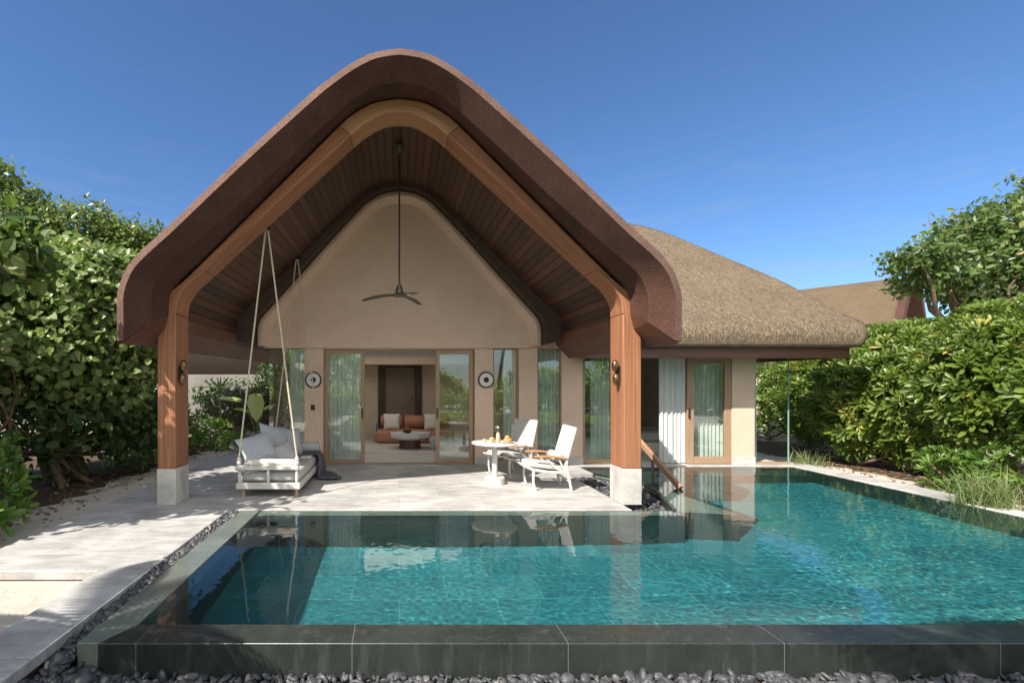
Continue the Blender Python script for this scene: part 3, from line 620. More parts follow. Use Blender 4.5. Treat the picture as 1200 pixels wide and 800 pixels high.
# thatched wing
prof = [(.5, 2.36), (.12, 2.36), (.03, 2.40), (.0, 2.5), (-.015, 2.65), (.03, 2.82), (.12, 2.93), (.3, 3.08), (.6, 3.44), (1.0, 3.87), (1.5, 4.33), (2, 4.80), (2.5, 5.27), (3, 5.63), (3.5, 5.85), (4.0, 5.93)]
prof = cr(prof, 4); XR, YFt, YBk = 8.9, 9.1, 17.1
def outline(d, n=24):
    r = max(.22-d*.1, .05); x1, y0, y1 = XR-d, YFt+d, YBk-d; pts = []
    for i in range(60): pts.append((0+(x1-r)*i/60, y0))
    for i in range(n+1):
        a = -PI/2+PI/2*i/n; pts.append((x1-r+r*math.cos(a), y0+r+r*math.sin(a)))
    ym = max((y0+y1)/2, y0+r+.001)
    for i in range(1, 41): pts.append((x1, (y0+r)+((y1)-(y0+r))*i/40))
    return pts
rings = [[(x, y, z) for x, y in outline(d)] for d, z in prof]
nv = len(rings[0]); vs = [p for r in rings for p in r]; fs = []; uvs = []
vl = [0]
for a in range(1, len(prof)): vl.append(vl[-1]+math.dist(prof[a], prof[a-1]))
ul = [0]
for k in range(1, nv): ul.append(ul[-1]+math.dist(rings[12][k][:2], rings[12][k-1][:2]))
for a in range(len(rings)-1):
    for k in range(nv-1):
        c = vs[a*nv+k]
        if c[0] < 3.47 and c[1] < 10.25: continue
        fs.append((a*nv+k, a*nv+k+1, (a+1)*nv+k+1, (a+1)*nv+k)); uvs.append([(ul[k], vl[a]), (ul[k+1], vl[a]), (ul[k+1], vl[a+1]), (ul[k], vl[a+1])])
tb = MB(); tb.add(vs, fs, uvs)
thr = tb.build('thatch_roof', M['thatch'], villa, smooth=True, angle=80)
def straw_on(rings, prof_i0, prof_i1, n, length, keep, name, parent, mat):
    A = np.array(rings); a = RNG.integers(prof_i0, prof_i1, n); k = RNG.integers(0, A.shape[1]-1, n); u = RNG.random((n, 1)); w = RNG.random((n, 1))
    p00, p10, p01, p11 = A[a, k], A[a, k+1], A[a+1, k], A[a+1, k+1]; P = (p00*(1-u)+p10*u)*(1-w)+(p01*(1-u)+p11*u)*w
    dn = unit(p00-p01); sd = unit(p10-p00); Nn = unit(np.cross(sd, -dn)); ok = keep(P); P, dn, sd, Nn = P[ok], dn[ok], sd[ok], Nn[ok]; n = len(P)
    D = unit(dn+sd*RNG.normal(0, .10, (n, 1))+Nn*RNG.uniform(.0, .06, (n, 1))); L = length*RNG.uniform(.5, 1.3, (n, 1)); W = RNG.uniform(.003, .0065, (n, 1))
    V = np.stack([P-sd*W+Nn*.002, P+sd*W+Nn*.002, P+D*L+Nn*.004], 1).reshape(-1, 3); Q = np.arange(n*3).reshape(-1, 3)
    return amesh(name, V, Q, RNG.random(n), mat, parent)
straw_on(rings, 12, len(rings)-2, 90000, .062, lambda P: (P[:, 0] > 3.5) & (P[:, 1] < 13.4) & ((P[:, 1] < 9.1+(8.83-P[:, 0])+.6) | (P[:, 0] > 8.0)), 'straw', thr, M['straw'])
o = MB(); o.box((3.5, 9.30, 2.16), (8.66, 9.48, 2.37)); o.box((8.48, 9.482, 2.16), (8.66, 14, 2.37)); o.build('eave_beam', M['eave'], thr, bevel=.008)
MB().box((3.5, 9.482, 2.30), (8.478, 10.0, 2.36)).build('soffit', M['darkwood'], thr)

# ------------------------------------------------------------------ fittings on the villa
def disc_light(px, lab):
    x = FX(px); z = Z(445, YF); t = thing('wall_light', lab, 'wall light', (x, YF-.001, z), 0, 'round disc lights on the facade')
    b = MB(); b.lathe([(0, -.035), (.138, -.035), (.145, -.02), (.145, 0)], (x, YF-.002, z), 40, axis='Y'); b.build('disc', M['discwhite'], t, smooth=True)
    b = MB(); b.lathe([(.146, -.002), (.146, -.045), (.164, -.045), (.168, -.03), (.168, 0)], (x, YF-.001, z), 40, axis='Y'); b.build('rim', M['ringdark'], t, smooth=True)
    b = MB(); b.lathe([(0, -.075), (.03, -.07), (.052, -.05), (.055, -.036)], (x, YF, z), 24, axis='Y'); b.build('boss', M['darkmetal'], t, smooth=True)
disc_light(367.5, 'round white disc light in a dark ring between the corner glass and the sliding doors')
disc_light(569.5, 'round white disc light in a dark ring above the lounge chairs, right of the doors')
def post_light(sg, lab):
    xc = sg*3.11; t = thing('post_light', lab, 'post light', (xc, YB+.12, 1.8), 0, 'bronze lights on the porch posts')
    MB().box((min(xc, xc-sg*.03), YB+.06, 1.75), (max(xc, xc-sg*.03), YB+.18, 1.93)).build('bracket', M['darkmetal'], t, bevel=.004)
    for dz, dx in ((1.935, -.075), (1.745, -.06)):
        b = MB(); c = (xc+sg*dx, YB+.07, dz); b.lathe([(.004, -.085), (.026, -.072), (.041, -.04), (.046, 0), (.041, .04), (.026, .072), (.004, .085)], c, 20); b.build('petal_shade', M['bronze'], t, smooth=True)
        MB().tube([(xc-sg*.01, YB+.12, 1.84), c], .012, 8).build('arm', M['darkmetal'], t)
post_light(-1, 'bronze two-petal light on the porch post near the leafy tree'); post_light(1, 'bronze two-petal light on the porch post beside the pool handrail')
x = FX(367); b = MB(); b.box((x-.05, YF-.012, 1.12), (x+.05, YF-.001, 1.23)); o = b.build('switch_plate', M['ringdark'], None, bevel=.003); tag(o, 'small dark switch plate on the pier below the round light', 'switch')
# ceiling fan
FY = 8.05; fz = Z(345, FY); fx = 0.0
fan = thing('ceiling_fan', 'olive metal ceiling fan on a long rod under the porch ceiling', 'ceiling fan', (fx, FY, fz))
MB().tube([(fx, FY, fz+.1), (fx, FY, 5.6)], .014, 8).build('rod', M['darkmetal'], fan)
b = MB(); b.lathe([(.012, 5.50), (.06, 5.56), (.07, 5.64)], (fx, FY, 0), 20); b.build('ceiling_cup', M['fanmetal'], fan, smooth=True)
b = MB(); b.lathe([(0, -.035), (.12, -.03), (.13, -.012), (.07, .02), (.055, .10), (.04, .15), (.022, .16), (.02, .2), (0, .2)], (fx, FY, fz), 28); b.build('motor', M['fanmetal'], fan, smooth=True)
for k in range(3):
    a = math.radians(174+120*k); b = MB(); b.M = Matrix.Translation((fx, FY, fz-.01)) @ Matrix.Rotation(a, 4, 'Z'); rr = []
    for i in range(9):
        t = i/8; r = .09+.53*t; wd = .055+.03*math.sin(PI*min(1, t*1.1)); zz = -.085*t*t; rr.append([(r, -wd, zz-.008), (r, wd, zz+.010), (r, wd, zz+.015), (r, -wd, zz-.003)])
    b.loft(rr, True); b.add(rr[-1], [(0, 1, 2, 3)]); b.build('blade', M['fanmetal'], fan, smooth=True, angle=30)

# curtains
def curtain(lab, x0, x1, y, z0, z1, folds, amp=.04, along='x', name='curtain'):
    n = folds*10; b = MB(); rings = []
    for j in range(7):
        t = j/6; row = []
        for i in range(n+1):
            u = i/n; w = math.sin(u*folds*2*PI+.7*math.sin(u*9))*amp*(.75+.35*t*math.sin(3*u+1)); q = x0+(x1-x0)*u+.01*math.sin(u*folds*4*PI+t)
            row.append((q, y+w, z0+(z1-z0)*(1-t)) if along == 'x' else (y+w, q, z0+(z1-z0)*(1-t)))
        rings.append(row)
    b.loft(rings); o = b.build(name, M['curtain'], None, smooth=True, angle=180); tag(o, lab, 'curtain'); return o
curtain('white curtain gathered inside the corner glass behind the swing bed', FX(337), FX(356), YF+.22, .03, 2.4, 6)
curtain('sheer curtain behind the closed left sliding door', FX(382), FX(424), YF+.28, .03, 2.35, 9)
curtain('curtain gathered at the inner side of the narrow window behind the chairs', FX(592), FX(609), YF+.22, .05, 2.38, 4)
curtain('drawn curtain filling the narrow window right of the lounge chairs', FX(629), FX(660), YF+.22, .05, 2.38, 8)
curtain('curtain drawn aside in the window next to the timber post', FX(697), FX(720), YF+.24, .03, 2.38, 6)
curtain('bright white curtain hanging in the open bedroom doorway', FX(774.5), FX(806), YF+.08, .02, 2.22, 6, .03)
curtain('sheer curtain behind the bedroom sliding door', FX(813), FX(858), YF+.26, .03, 2.22, 9)
curtain('narrow curtain bunched by the column at the glass corner', FX(885.5), FX(893), YF+.16, .05, 2.22, 2, .03)

# ------------------------------------------------------------------ interior furniture
def softbox(b, a, c, r=.06, mi=0):               # rounded block made of inset rings
    x0, y0, z0 = a; x1, y1, z1 = c; rings = []
    for k in range(9):
        t = -1+2*k/8; ins = r*(1-math.sqrt(max(0, 1-abs(t)**4))); z = (z0+z1)/2+(z1-z0)/2*t
        rg = []
        for (cx_, cy_, a0) in ((x1, y1, 0), (x0, y1, 90), (x0, y0, 180), (x1, y0, 270)):
            sx_ = -1 if cx_ == x1 else 1; sy_ = -1 if cy_ == y1 else 1
            for q in range(4):
                an = math.radians(a0+30*q); rg.append((cx_+sx_*(r+ins)+r*math.cos(an), cy_+sy_*(r+ins)+r*math.sin(an), z))
        rings.append(rg)
    b.loft(rings, True, mi); b.add(rings[0], [list(range(16))[::-1]], None, mi); b.add(rings[-1], [list(range(16))], None, mi)
def pillow(name, lab, w, h, t, loc, rot, mat, cat_='pillow', group=None):
    b = MB(); n = 12
    for sgn in (1, -1):
        vs, fs = [], []
        for i in range(n+1):
            for j in range(n+1):
                u, v = -1+2*i/n, -1+2*j/n; pf_ = (1-u**4)*(1-v**4); pu = 1-.07*(1-abs(u)**2)*abs(v)**3; pv = 1-.07*(1-abs(v)**2)*abs(u)**3
                vs.append((u*w/2*pv, v*h/2*pu, sgn*t/2*max(0, pf_)**.6*(1+.08*math.sin(5*u+3*v))))
        for i in range(n):
            for j in range(n):
                q = (i*(n+1)+j, (i+1)*(n+1)+j, (i+1)*(n+1)+j+1, i*(n+1)+j+1); fs.append(q if sgn > 0 else q[::-1])
        b.add(vs, fs)
    o = b.build(name, mat, None, smooth=True, angle=60); o.location = loc; o.rotation_euler = rot; return tag(o, lab, cat_, group)
sf = thing('sofa', 'terracotta low sofa seen through the open doors', 'sofa', (.4, 13.7, 0))
b = MB(); softbox(b, (-.65, 13.2, .03), (1.5, 14.15, .35), .06); b.build('seat', M['terracotta'], sf, smooth=True, angle=60)
for k in range(3):
    b = MB(); x0 = -.56+k*.69; b.tube([(x0+.02, 13.98, .55), (x0+.05, 13.98, .55), (x0+.60, 13.98, .55), (x0+.64, 13.98, .55)], [.15, .185, .185, .15], 20); b.build('back_bolster', M['terracotta'], sf, smooth=True, angle=60)
MB().box((-.70, 13.5, .03), (-.655, 14.1, .55)).build('side_panel', M['greypanel'], sf, bevel=.01)
pillow('pillow', 'cream square pillow on the terracotta sofa, left one', .46, .46, .16, (-.22, 13.68, .57), (math.radians(78), 0, .04), M['cream'])
pillow('pillow', 'cream square pillow on the terracotta sofa near the door edge', .46, .46, .16, (.93, 13.68, .57), (math.radians(78), 0, -.05), M['cream'])
ct = thing('coffee_table', 'octagonal pale coffee table on dark base before the sofa', 'coffee table', (.27, 12.35, 0))
oc = lambda r, a=PI/8: [(.27+r*math.cos(a+k*PI/4), 12.35+r*.8*math.sin(a+k*PI/4)) for k in range(8)]
b = MB(); rr = [[(x, y, .24) for x, y in oc(.40)], [(x, y, .3) for x, y in oc(.52)], [(x, y, .40) for x, y in oc(.53)]]; b.loft(rr, True); b.add(rr[0], [list(range(8))[::-1]]); b.add(rr[-1], [list(range(8))]); b.build('tabletop', M['tabletop'], ct, bevel=.008)
MB().prism(oc(.29), .012, .242).build('base', M['walnut'], ct, bevel=.006)
t = thing('fruit_bowl', 'brown wooden bowl of round fruit on the coffee table', 'bowl', (.2, 12.3, .40)); b = MB(); b.lathe([(.05, .402), (.1, .43), (.13, .47), (.12, .47), (.09, .44), (0, .42)], (.2, 12.3, 0), 20); b.build('bowl', M['walnut'], t, smooth=True)
for q in ((.15, 12.28, .48), (.24, 12.26, .48), (.2, 12.34, .49), (.2, 12.28, .54)): b = MB(); b.lathe([(.004, -.05), (.035, -.036), (.05, 0), (.035, .036), (.004, .05)], q, 14); b.build('fruit', simple('brown_fruit', (.3, .13, .07), .5), t, smooth=True)
tag(MB().box((-1.3, 11.55, 0), (2.2, 13.9, .011)).build('rug', M['rug'], None), 'beige rug under the coffee table', 'rug')
st = thing('stool', 'small white upholstered stool at the open door edge', 'stool', (.95, 12.1, 0)); b = MB(); softbox(b, (.76, 11.9, .09), (1.2, 12.34, .34), .07); b.build('seat', M['cushion'], st, smooth=True, angle=60)
for x_, y_ in ((.82, 11.96), (1.14, 11.96), (.82, 12.28), (1.14, 12.28)): MB().tube([(x_, y_, .012), (x_, y_, .1)], .018, 8).build('leg', M['white'], st)
bed = thing('bed', 'low bed with pale linen inside the dim bedroom', 'bed', (6.2, 12, 0)); b = MB(); b.box((4.9, 11.35, 0), (6.9, 12.95, .28)); b.build('bed_base', M['cream'], bed, bevel=.02)
b = MB(); softbox(b, (4.95, 11.4, .282), (6.85, 12.9, .52), .07); b.build('mattress', M['cushion'], bed, smooth=True, angle=60)
for k, zz in enumerate((1.42, 1.22)):
    tag(MB().box((5.40, 12.985, zz), (5.48, 12.999, zz+.08+.02*k)).build('switch_plate', M['ringdark'], None, bevel=.002), ['upper small dark switch on the dim bedroom wall', 'lower dark switch on the dim bedroom wall'][k], 'switch')

# ------------------------------------------------------------------ swing daybed
BX0, BX1, BY0, BY1 = -2.42, -1.47, 7.15, 9.25
sw = thing('swing_daybed', 'white wooden swing daybed hanging on ropes under the porch', 'swing bed', ((BX0+BX1)/2, (BY0+BY1)/2, 0))
b = MB(); b.box((BX0, BY0, .12), (BX1, BY0+.06, .215)); b.box((BX0, BY1-.06, .12), (BX1, BY1, .215)); b.box((BX0, BY0+.06, .12), (BX0+.06, BY1-.06, .215)); b.box((BX1-.06, BY0+.06, .12), (BX1, BY1-.06, .215)); b.box((BX0+.06, BY0+.06, .15), (BX1-.06, BY1-.06, .18)); b.build('bed_frame', M['white'], sw, bevel=.01)
b = MB(); softbox(b, (BX0+.04, BY0+.08, .216), (BX1-.03, BY1-.08, .37), .045); b.build('mattress', M['cushion'], sw, smooth=True, angle=60)
for yy, sgn in ((BY0+.03, 1), (BY1-.03, -1)):
    MB().box((BX0-.01, yy-.04, .405), (BX1-.02, yy+.04, .47)).build('end_rail', M['white'], sw, bevel=.012)
    for xx in (BX0+.05, (BX0+BX1)/2, BX1-.05): MB().tube([(xx, yy, .214), (xx, yy, .3), (xx, yy, .406)], [.022, .026, .022], 10).build('spindle', M['white'], sw, smooth=True)
    for xx in (BX0+.04, BX1-.05):
        b = MB(); b.lathe([(.03, .47), (.04, .49), (.04, .52), (.026, .54), (.034, .56), (.02, .60), (0, .61)], (xx, yy, 0), 14); b.build('rope_knot', M['white'], sw, smooth=True)
for xx in (BX0+.1, BX1-.06):
    for yy in (BY0+.05, BY1-.12): MB().tube([(xx, yy, 0), (xx, yy, .05), (xx, yy, .121)], [.032, .024, .03], 10).build('foot', M['copper'], sw, smooth=True)
for yt, yb in ((7.3, BY0+.03), (9.45, BY1-.03)):
    for xx in (BX0+.04, BX1-.05):
        top = (-2.0+(.015 if xx > -2 else -.015), yt, 4.11 if yt > 8 else 4.02); n = 12; pts = [tuple(Vector((xx, yb, .58)).lerp(Vector(top), i/n)-Vector((0, 0, .0))) for i in range(n+1)]
        MB().tube(pts, .013, 8).build('rope', M['rope'], sw, smooth=True)
    MB().box((-2.05, yt-.03, 4.0 if yt < 8 else 4.09), (-1.95, yt+.03, 4.13)).build('ceiling_hook', M['darkmetal'], sw)
R_ = math.radians
b = MB(); b.tube([(BX0+.16, BY0+.09, .50), (BX0+.2, BY0+.09, .505), (BX1-.12, BY0+.09, .505), (BX1-.08, BY0+.09, .5)], [.03, .05, .05, .03], 14); o = b.build('bolster', M['cream'], None, smooth=True, angle=60); tag(o, 'cream bolster lying along the near end rail of the swing bed', 'bolster')
b = MB(); b.tube([(BX0+.10, BY1-.14, .47), (BX0+.14, BY1-.14, .48), (BX1-.08, BY1-.14, .48), (BX1-.04, BY1-.14, .47)], [.05, .1, .1, .05], 14); o = b.build('bolster', M['cushion'], None, smooth=True, angle=60); tag(o, 'grey bolster at the far end of the swing bed', 'bolster')
pillow('pillow', 'big light grey pillow leaning at the outer side of the swing bed, nearest one', .62, .56, .2, (-2.22, 7.62, .62), (R_(62), R_(-8), R_(55)), M['cushion_b'])
pillow('pillow', 'big light grey pillow standing upright in the middle of the swing bed', .66, .62, .2, (-2.12, 8.25, .68), (R_(68), R_(12), R_(62)), M['cushion_b'])
pillow('pillow', 'light grey pillow at the back of the swing bed pile', .56, .52, .18, (-2.0, 8.75, .62), (R_(68), R_(4), R_(48)), M['cushion_b'])
pillow('pillow', 'small pale grey pillow lying in front of the big pillows on the swing bed', .45, .38, .16, (-1.92, 7.95, .51), (R_(55), R_(-14), R_(42)), M['cushion'])
pillow('pillow', 'flat grey pillow near the front rail of the swing bed', .5, .4, .12, (-2.13, 7.42, .45), (R_(22), R_(-6), R_(20)), M['cushion'])
b = MB(); b.box((-1.72, 8.42, .375), (-1.55, 8.64, .40)); tag(b.build('book', M['cream'], None, bevel=.004), 'closed cream book lying on the swing bed mattress', 'book')
b = MB(); rr = []
for i in range(26):
    t = i/25; row = []
    for j in range(15):
        u = j/14; y = 8.55+.5*u+.06*math.sin(6*t+2*u)-.25*t*t*0; wv = .022*math.sin(u*17+t*5)+.015*math.sin(u*31+t*3)
        if t < .35: x_, z_ = -1.75+.31*t/.35, .392+abs(wv)*.8
        elif t < .75: q = (t-.35)/.4; x_, z_ = -1.44+.035*math.sin(q*2)+wv, .39-.365*q
        else: q = (t-.75)/.25; x_, z_ = -1.41+.42*q*(1-.6*u), .02+abs(wv)*1.2
        row.append((x_, y-(.28*max(0, t-.4)), z_))
    rr.append(row)
b.loft(rr); o = b.build('throw_blanket', M['throw'], None, smooth=True, angle=180); sm_ = o.modifiers.new('solid', 'SOLIDIFY'); sm_.thickness = .008
tag(o, 'charcoal knitted throw draped over the edge of the swing bed to the floor', 'blanket')

# ------------------------------------------------------------------ bistro table and lounge chairs
tx, ty = 1.6, 8.12
tb_ = thing('side_table', 'round white pedestal table between the lounge chairs and the swing bed', 'table', (tx, ty, 0))
b = MB(); b.lathe([(0, .66), (.36, .662), (.385, .672), (.385, .688), (.378, .693), (0, .693)], (tx, ty, 0), 56); b.build('tabletop', M['white'], tb_, smooth=True, angle=40)
MB().tube([(tx, ty, .119), (tx, ty, .4), (tx, ty, .661)], .046, 20).build('pedestal', M['white'], tb_, smooth=True)
b = MB(); b.lathe([(0, .12), (.155, .12), (.163, .112), (.165, .0), (0, 0)], (tx, ty, 0), 40); b.build('base', simple('cream_stone_base', (.60, .57, .52), .7), tb_, smooth=True, angle=40)
TZ = .694
bt = thing('bottle', 'clear glass bottle with peach drink on the round table', 'bottle', (1.66, 8.14, TZ))
b = MB(); b.lathe([(.0, .002), (.036, .002), (.038, .01), (.038, .13), (.018, .18), (.016, .235), (.019, .24)], (1.66, 8.14, TZ), 20); b.build('glass_body', M['drinkglass'], bt, smooth=True)
b = MB(); b.lathe([(0, .004), (.034, .004), (.034, .125), (.017, .165), (0, .165)], (1.66, 8.14, TZ), 20); b.build('drink', M['juice'], bt, smooth=True)
b = MB(); b.lathe([(.015, .236), (.018, .236), (.018, .262), (0, .262)], (1.66, 8.14, TZ), 16); b.build('stopper', M['white'], bt, smooth=True)
for (x_, y_, lab) in ((1.44, 8.18, 'small tumbler at the outer side of the round table'), (1.52, 8.02, 'small tumbler beside the flower bowl on the round table')):
    g_ = thing('tumbler', lab, 'glass', (x_, y_, TZ)); b = MB(); b.lathe([(0, .002), (.026, .002), (.032, .085)], (x_, y_, TZ), 18); b.build('glass_body', M['drinkglass'], g_, smooth=True); b = MB(); b.lathe([(0, .004), (.024, .004), (.028, .05), (0, .05)], (x_, y_, TZ), 16); b.build('drink', M['juice'], g_, smooth=True)
pl = thing('fruit_plate', 'plate with orange fruit pieces beside the bottle on the round table', 'plate', (1.80, 8.05, TZ))
b = MB(); b.lathe([(0, .003), (.07, .003), (.11, .016), (.108, .02), (.06, .01), (0, .01)], (1.80, 8.05, TZ), 28); b.build('plate', M['white'], pl, smooth=True)
for i, (dx, dy, dz) in enumerate(((-.03, 0, .04), (.035, .01, .04), (0, -.035, .04), (.0, .02, .085))): b = MB(); b.lathe([(.004, -.04), (.03, -.028), (.041, 0), (.03, .028), (.004, .04)], (1.80+dx, 8.05+dy, TZ+dz), 14); b.build('fruit', M['orange'], pl, smooth=True)
fb = thing('flower_bowl', 'tiny white bowl of blossoms at the middle of the round table', 'bowl', (1.56, 8.14, TZ)); b = MB(); b.lathe([(0, .002), (.03, .002), (.05, .04), (.046, .04), (0, .012)], (1.56, 8.14, TZ), 20); b.build('bowl', M['white'], fb, smooth=True)
for i in range(5): a_ = i*1.26; b = MB(); b.lathe([(.004, -.022), (.02, -.01), (.026, .005), (.004, .022)], (1.56+.026*math.cos(a_), 8.14+.026*math.sin(a_), TZ+.055), 10); b.build('blossom', M['cream'] if i % 2 else M['orange'], fb, smooth=True)
# chair: faces -x, origin at the middle of the front legs
def make_chair():
    c = thing('lounge_chair', 'white sling lounge chair with timber armrests in the sun, nearest the pool', 'lounge chair', (0, 0, 0), 0, 'white lounge chairs on the deck'); W2 = .285; bl_ = lambda b, n, m, **k: b.build(n, m, c, local=True, **k)
    for sy in (-1, 1):
        y = sy*W2
        b = MB(); b.tube([(.03, y, 0), (.0, y, .14), (.005, y, .33)], [.022, .02, .024], 8); b.box((-.04, y-.03, 0), (.05, y+.03, .014)); bl_(b, 'front_leg', M['white'], smooth=True, angle=40)
        b = MB(); b.tube([(.60, y, 0), (.55, y, .25), (.52, y, .42)], [.02, .022, .02], 8); bl_(b, 'rear_leg', M['white'], smooth=True, angle=40)
        b = MB(); b.tube([(-.14, y, .385), (.0, y, .33), (.25, y, .29), (.53, y, .285)], [.018, .024, .024, .02], 8); b.tube([(.50, y, .24), (.53, y, .5), (.67, y, .98)], [.02, .022, .02], 8)
        b.tube([(.20, y, .52), (.34, y, .36), (.5, y, .29)], [.016, .016, .018], 8); b.tube([(.4, y, .50), (.46, y, .38), (.5, y, .3)], [.014, .014, .014], 8); bl_(b, 'side_frame', M['white'], smooth=True, angle=40)
        b = MB(); rr = []
        for i in range(9):
            t = i/8; xx = .02+.52*t; zz = .535+.02*math.sin(PI*t)-.03*t; hw = .034+.012*math.sin(PI*t)
            rr.append([(xx, y-hw, zz-.012), (xx, y+hw, zz-.012), (xx, y+hw, zz+.012), (xx, y-hw, zz+.012)])
        b.loft(rr, True, flip=True); b.add(rr[0], [(3, 2, 1, 0)]); b.add(rr[-1], [(0, 1, 2, 3)]); bl_(b, 'armrest', M['arm'], bevel=.006)
    for (xx, zz) in ((-.14, .385), (.53, .285), (.67, .98), (.555, .16)): b = MB(); b.tube([(xx, -W2, zz), (xx, W2, zz)], .016, 8); bl_(b, 'cross_bar', M['white'], smooth=True, angle=40)
    P1 = [(.505, .36), (.53, .5), (.60, .74), (.67, .98), (.685, .985)]
    b = MB(); rr = [[(x_-.018, -W2+.012, z_), (x_-.018, W2-.012, z_), (x_-.006, W2-.012, z_), (x_-.006, -W2+.012, z_)] for x_, z_ in P1]; b.loft(rr, True, flip=False); bl_(b, 'sling_back', M['sling'], smooth=True, angle=40)
    P2 = [(-.14, .40), (.0, .345), (.25, .305), (.52, .30)]
    b = MB(); rr = [[(x_, -W2+.012, z_-.012), (x_, W2-.012, z_-.012), (x_, W2-.012, z_), (x_, -W2+.012, z_)] for x_, z_ in P2]; b.loft(rr, True, flip=True); bl_(b, 'sling_seat', M['sling'], smooth=True, angle=40)
    return c
def seat_pad(lab, loc, rz):
    b = MB(); b.M = Matrix.Translation(loc) @ Matrix.Rotation(rz, 4, 'Z') @ Matrix.Rotation(R_(6), 4, 'Y'); softbox(b, (-.13, -.26, .352), (.48, .26, .435), .045)
    o = b.build('seat_cushion', M['cushion'], None, smooth=True, angle=60); tag(o, lab, 'cushion')
def lumbar(lab, loc, rz):
    b = MB(); b.M = Matrix.Translation(loc) @ Matrix.Rotation(rz, 4, 'Z'); b.tube([(.43, -.23, .50), (.43, -.2, .505), (.43, .2, .505), (.43, .23, .50)], [.04, .08, .08, .04], 16)
    o = b.build('bolster', M['cushion'], None, smooth=True, angle=60); tag(o, lab, 'bolster')
ch1 = make_chair(); ch1.location = (2.1, 7.87, 0)
ch2 = copy_tree(ch1); ch2.location = (1.82, 8.86, 0); ch2.rotation_euler = (0, 0, R_(29)); ch2['label'] = 'white sling lounge chair half shaded behind the round table'
seat_pad('pale grey seat cushion on the sunlit lounge chair', (2.1, 7.87, 0), 0); seat_pad('pale grey seat cushion on the shaded lounge chair behind the table', (1.82, 8.86, 0), R_(29))
lumbar('grey bolster on the sunlit lounge chair', (2.1, 7.87, 0), 0); lumbar('grey bolster on the shaded lounge chair', (1.82, 8.86, 0), R_(29))
# pool handrail
hr = thing('pool_handrail', 'sloping timber handrail going down into the pool beside the post', 'handrail', (4.5, 8.1, 0))
a_, b_ = Vector((4.20, 8.75, .80)), Vector((4.52, 7.78, .0)); d_ = (b_-a_).normalized(); sd_ = Vector((.95, .3, 0)).normalized(); up_ = d_.cross(sd_).normalized()
def plank(n, p, q, mat):
    b = MB(); rr = [[tuple(c+sd_*.035*i+up_*.045*j) for i, j in ((-1, -1), (1, -1), (1, 1), (-1, 1))] for c in (p, q)]; b.loft(rr, True); b.add(rr[0], [(3, 2, 1, 0)]); b.add(rr[1], [(0, 1, 2, 3)]); b.build(n, mat, hr, bevel=.012)
plank('rail', a_, b_, M['rail'])
MB().tube([(4.38, 8.34, -.29), (4.36, 8.34, .42)], .02, 10).build('rail_post', M['darkmetal'], hr, smooth=True)

# ------------------------------------------------------------------ garden walls and far huts
gw_ = MB(); gw_.box((-22, 16.2, -.1), (-4.3, 16.45, 1.93)); tag(gw_.build('garden_wall', M['gwall'], None, bevel=.02), 'pale plastered garden wall behind the shrubs at the back of the sand path', 'wall')
def arch_roof_hut(name, lab, c, rz, halfw, hgt, length, mat, facem, z0, wallm):
    h = thing(name, lab, 'hut', c, rz); pr_ = cr([(0, hgt), (.22*halfw, hgt*.97), (.5*halfw, hgt*.7), (.85*halfw, hgt*.25), (.97*halfw, hgt*.08), (halfw, -.25)], 6); fu = mirror(pr_)
    b = MB(); rr = [[(x_, y_, z0+z_) for x_, z_ in fu] for y_ in np.linspace(0, length, 14)]; vs_ = [p for r in rr for p in r]; k = len(fu); arc = [0]
    for i in range(1, k): arc.append(arc[-1]+math.dist(fu[i], fu[i-1]))
    fs_, uv_ = [], []
    for a in range(13):
        for q in range(k-1): fs_.append(((a+1)*k+q, (a+1)*k+q+1, a*k+q+1, a*k+q)); y0_, y1_ = rr[a][0][1], rr[a+1][0][1]; uv_.append([(y1_, arc[q]), (y1_, arc[q+1]), (y0_, arc[q+1]), (y0_, arc[q])])
    b.add(vs_, fs_, uv_); b.build('roof', mat, h, smooth=True, angle=60, local=True)
    ins = lambda t, dz: [(x_*t, z_*t+dz) for x_, z_ in fu]
    b = MB(); b.loft([[(x_*1.03, 0, z0+z_*1.03+.02) for x_, z_ in fu], [(x_*1.03, -.25, z0+z_*1.03+.02) for x_, z_ in fu], [(x_*.88, -.25, z0+z_*.88) for x_, z_ in fu], [(x_*.88, .6, z0+z_*.88) for x_, z_ in fu]]); b.build('fascia', facem, h, smooth=True, angle=30, local=True)
    MB().box((-halfw*.86, .8, -c[2]-.1), (halfw*.86, length-.3, z0+.1)).build('wall', wallm, h, local=True)
    return h
arch_roof_hut('thatched_hut', 'neighbouring thatched hut with red-brown arched gable edge behind the hedge', (22.1, 21.0, 0), R_(37), 4.2, 3.0, 9, M['thatch_brown'], M['fascia'], 3.15, M['stucco'])
arch_roof_hut('thatched_hut', 'thatched roof of a hut behind the garden wall, darkened for shade', (-3.5, 19.8, 0), R_(90), 3.0, 2.6, 11, M['thatch_dark'], M['eave'], 2.2, M['gwall'])

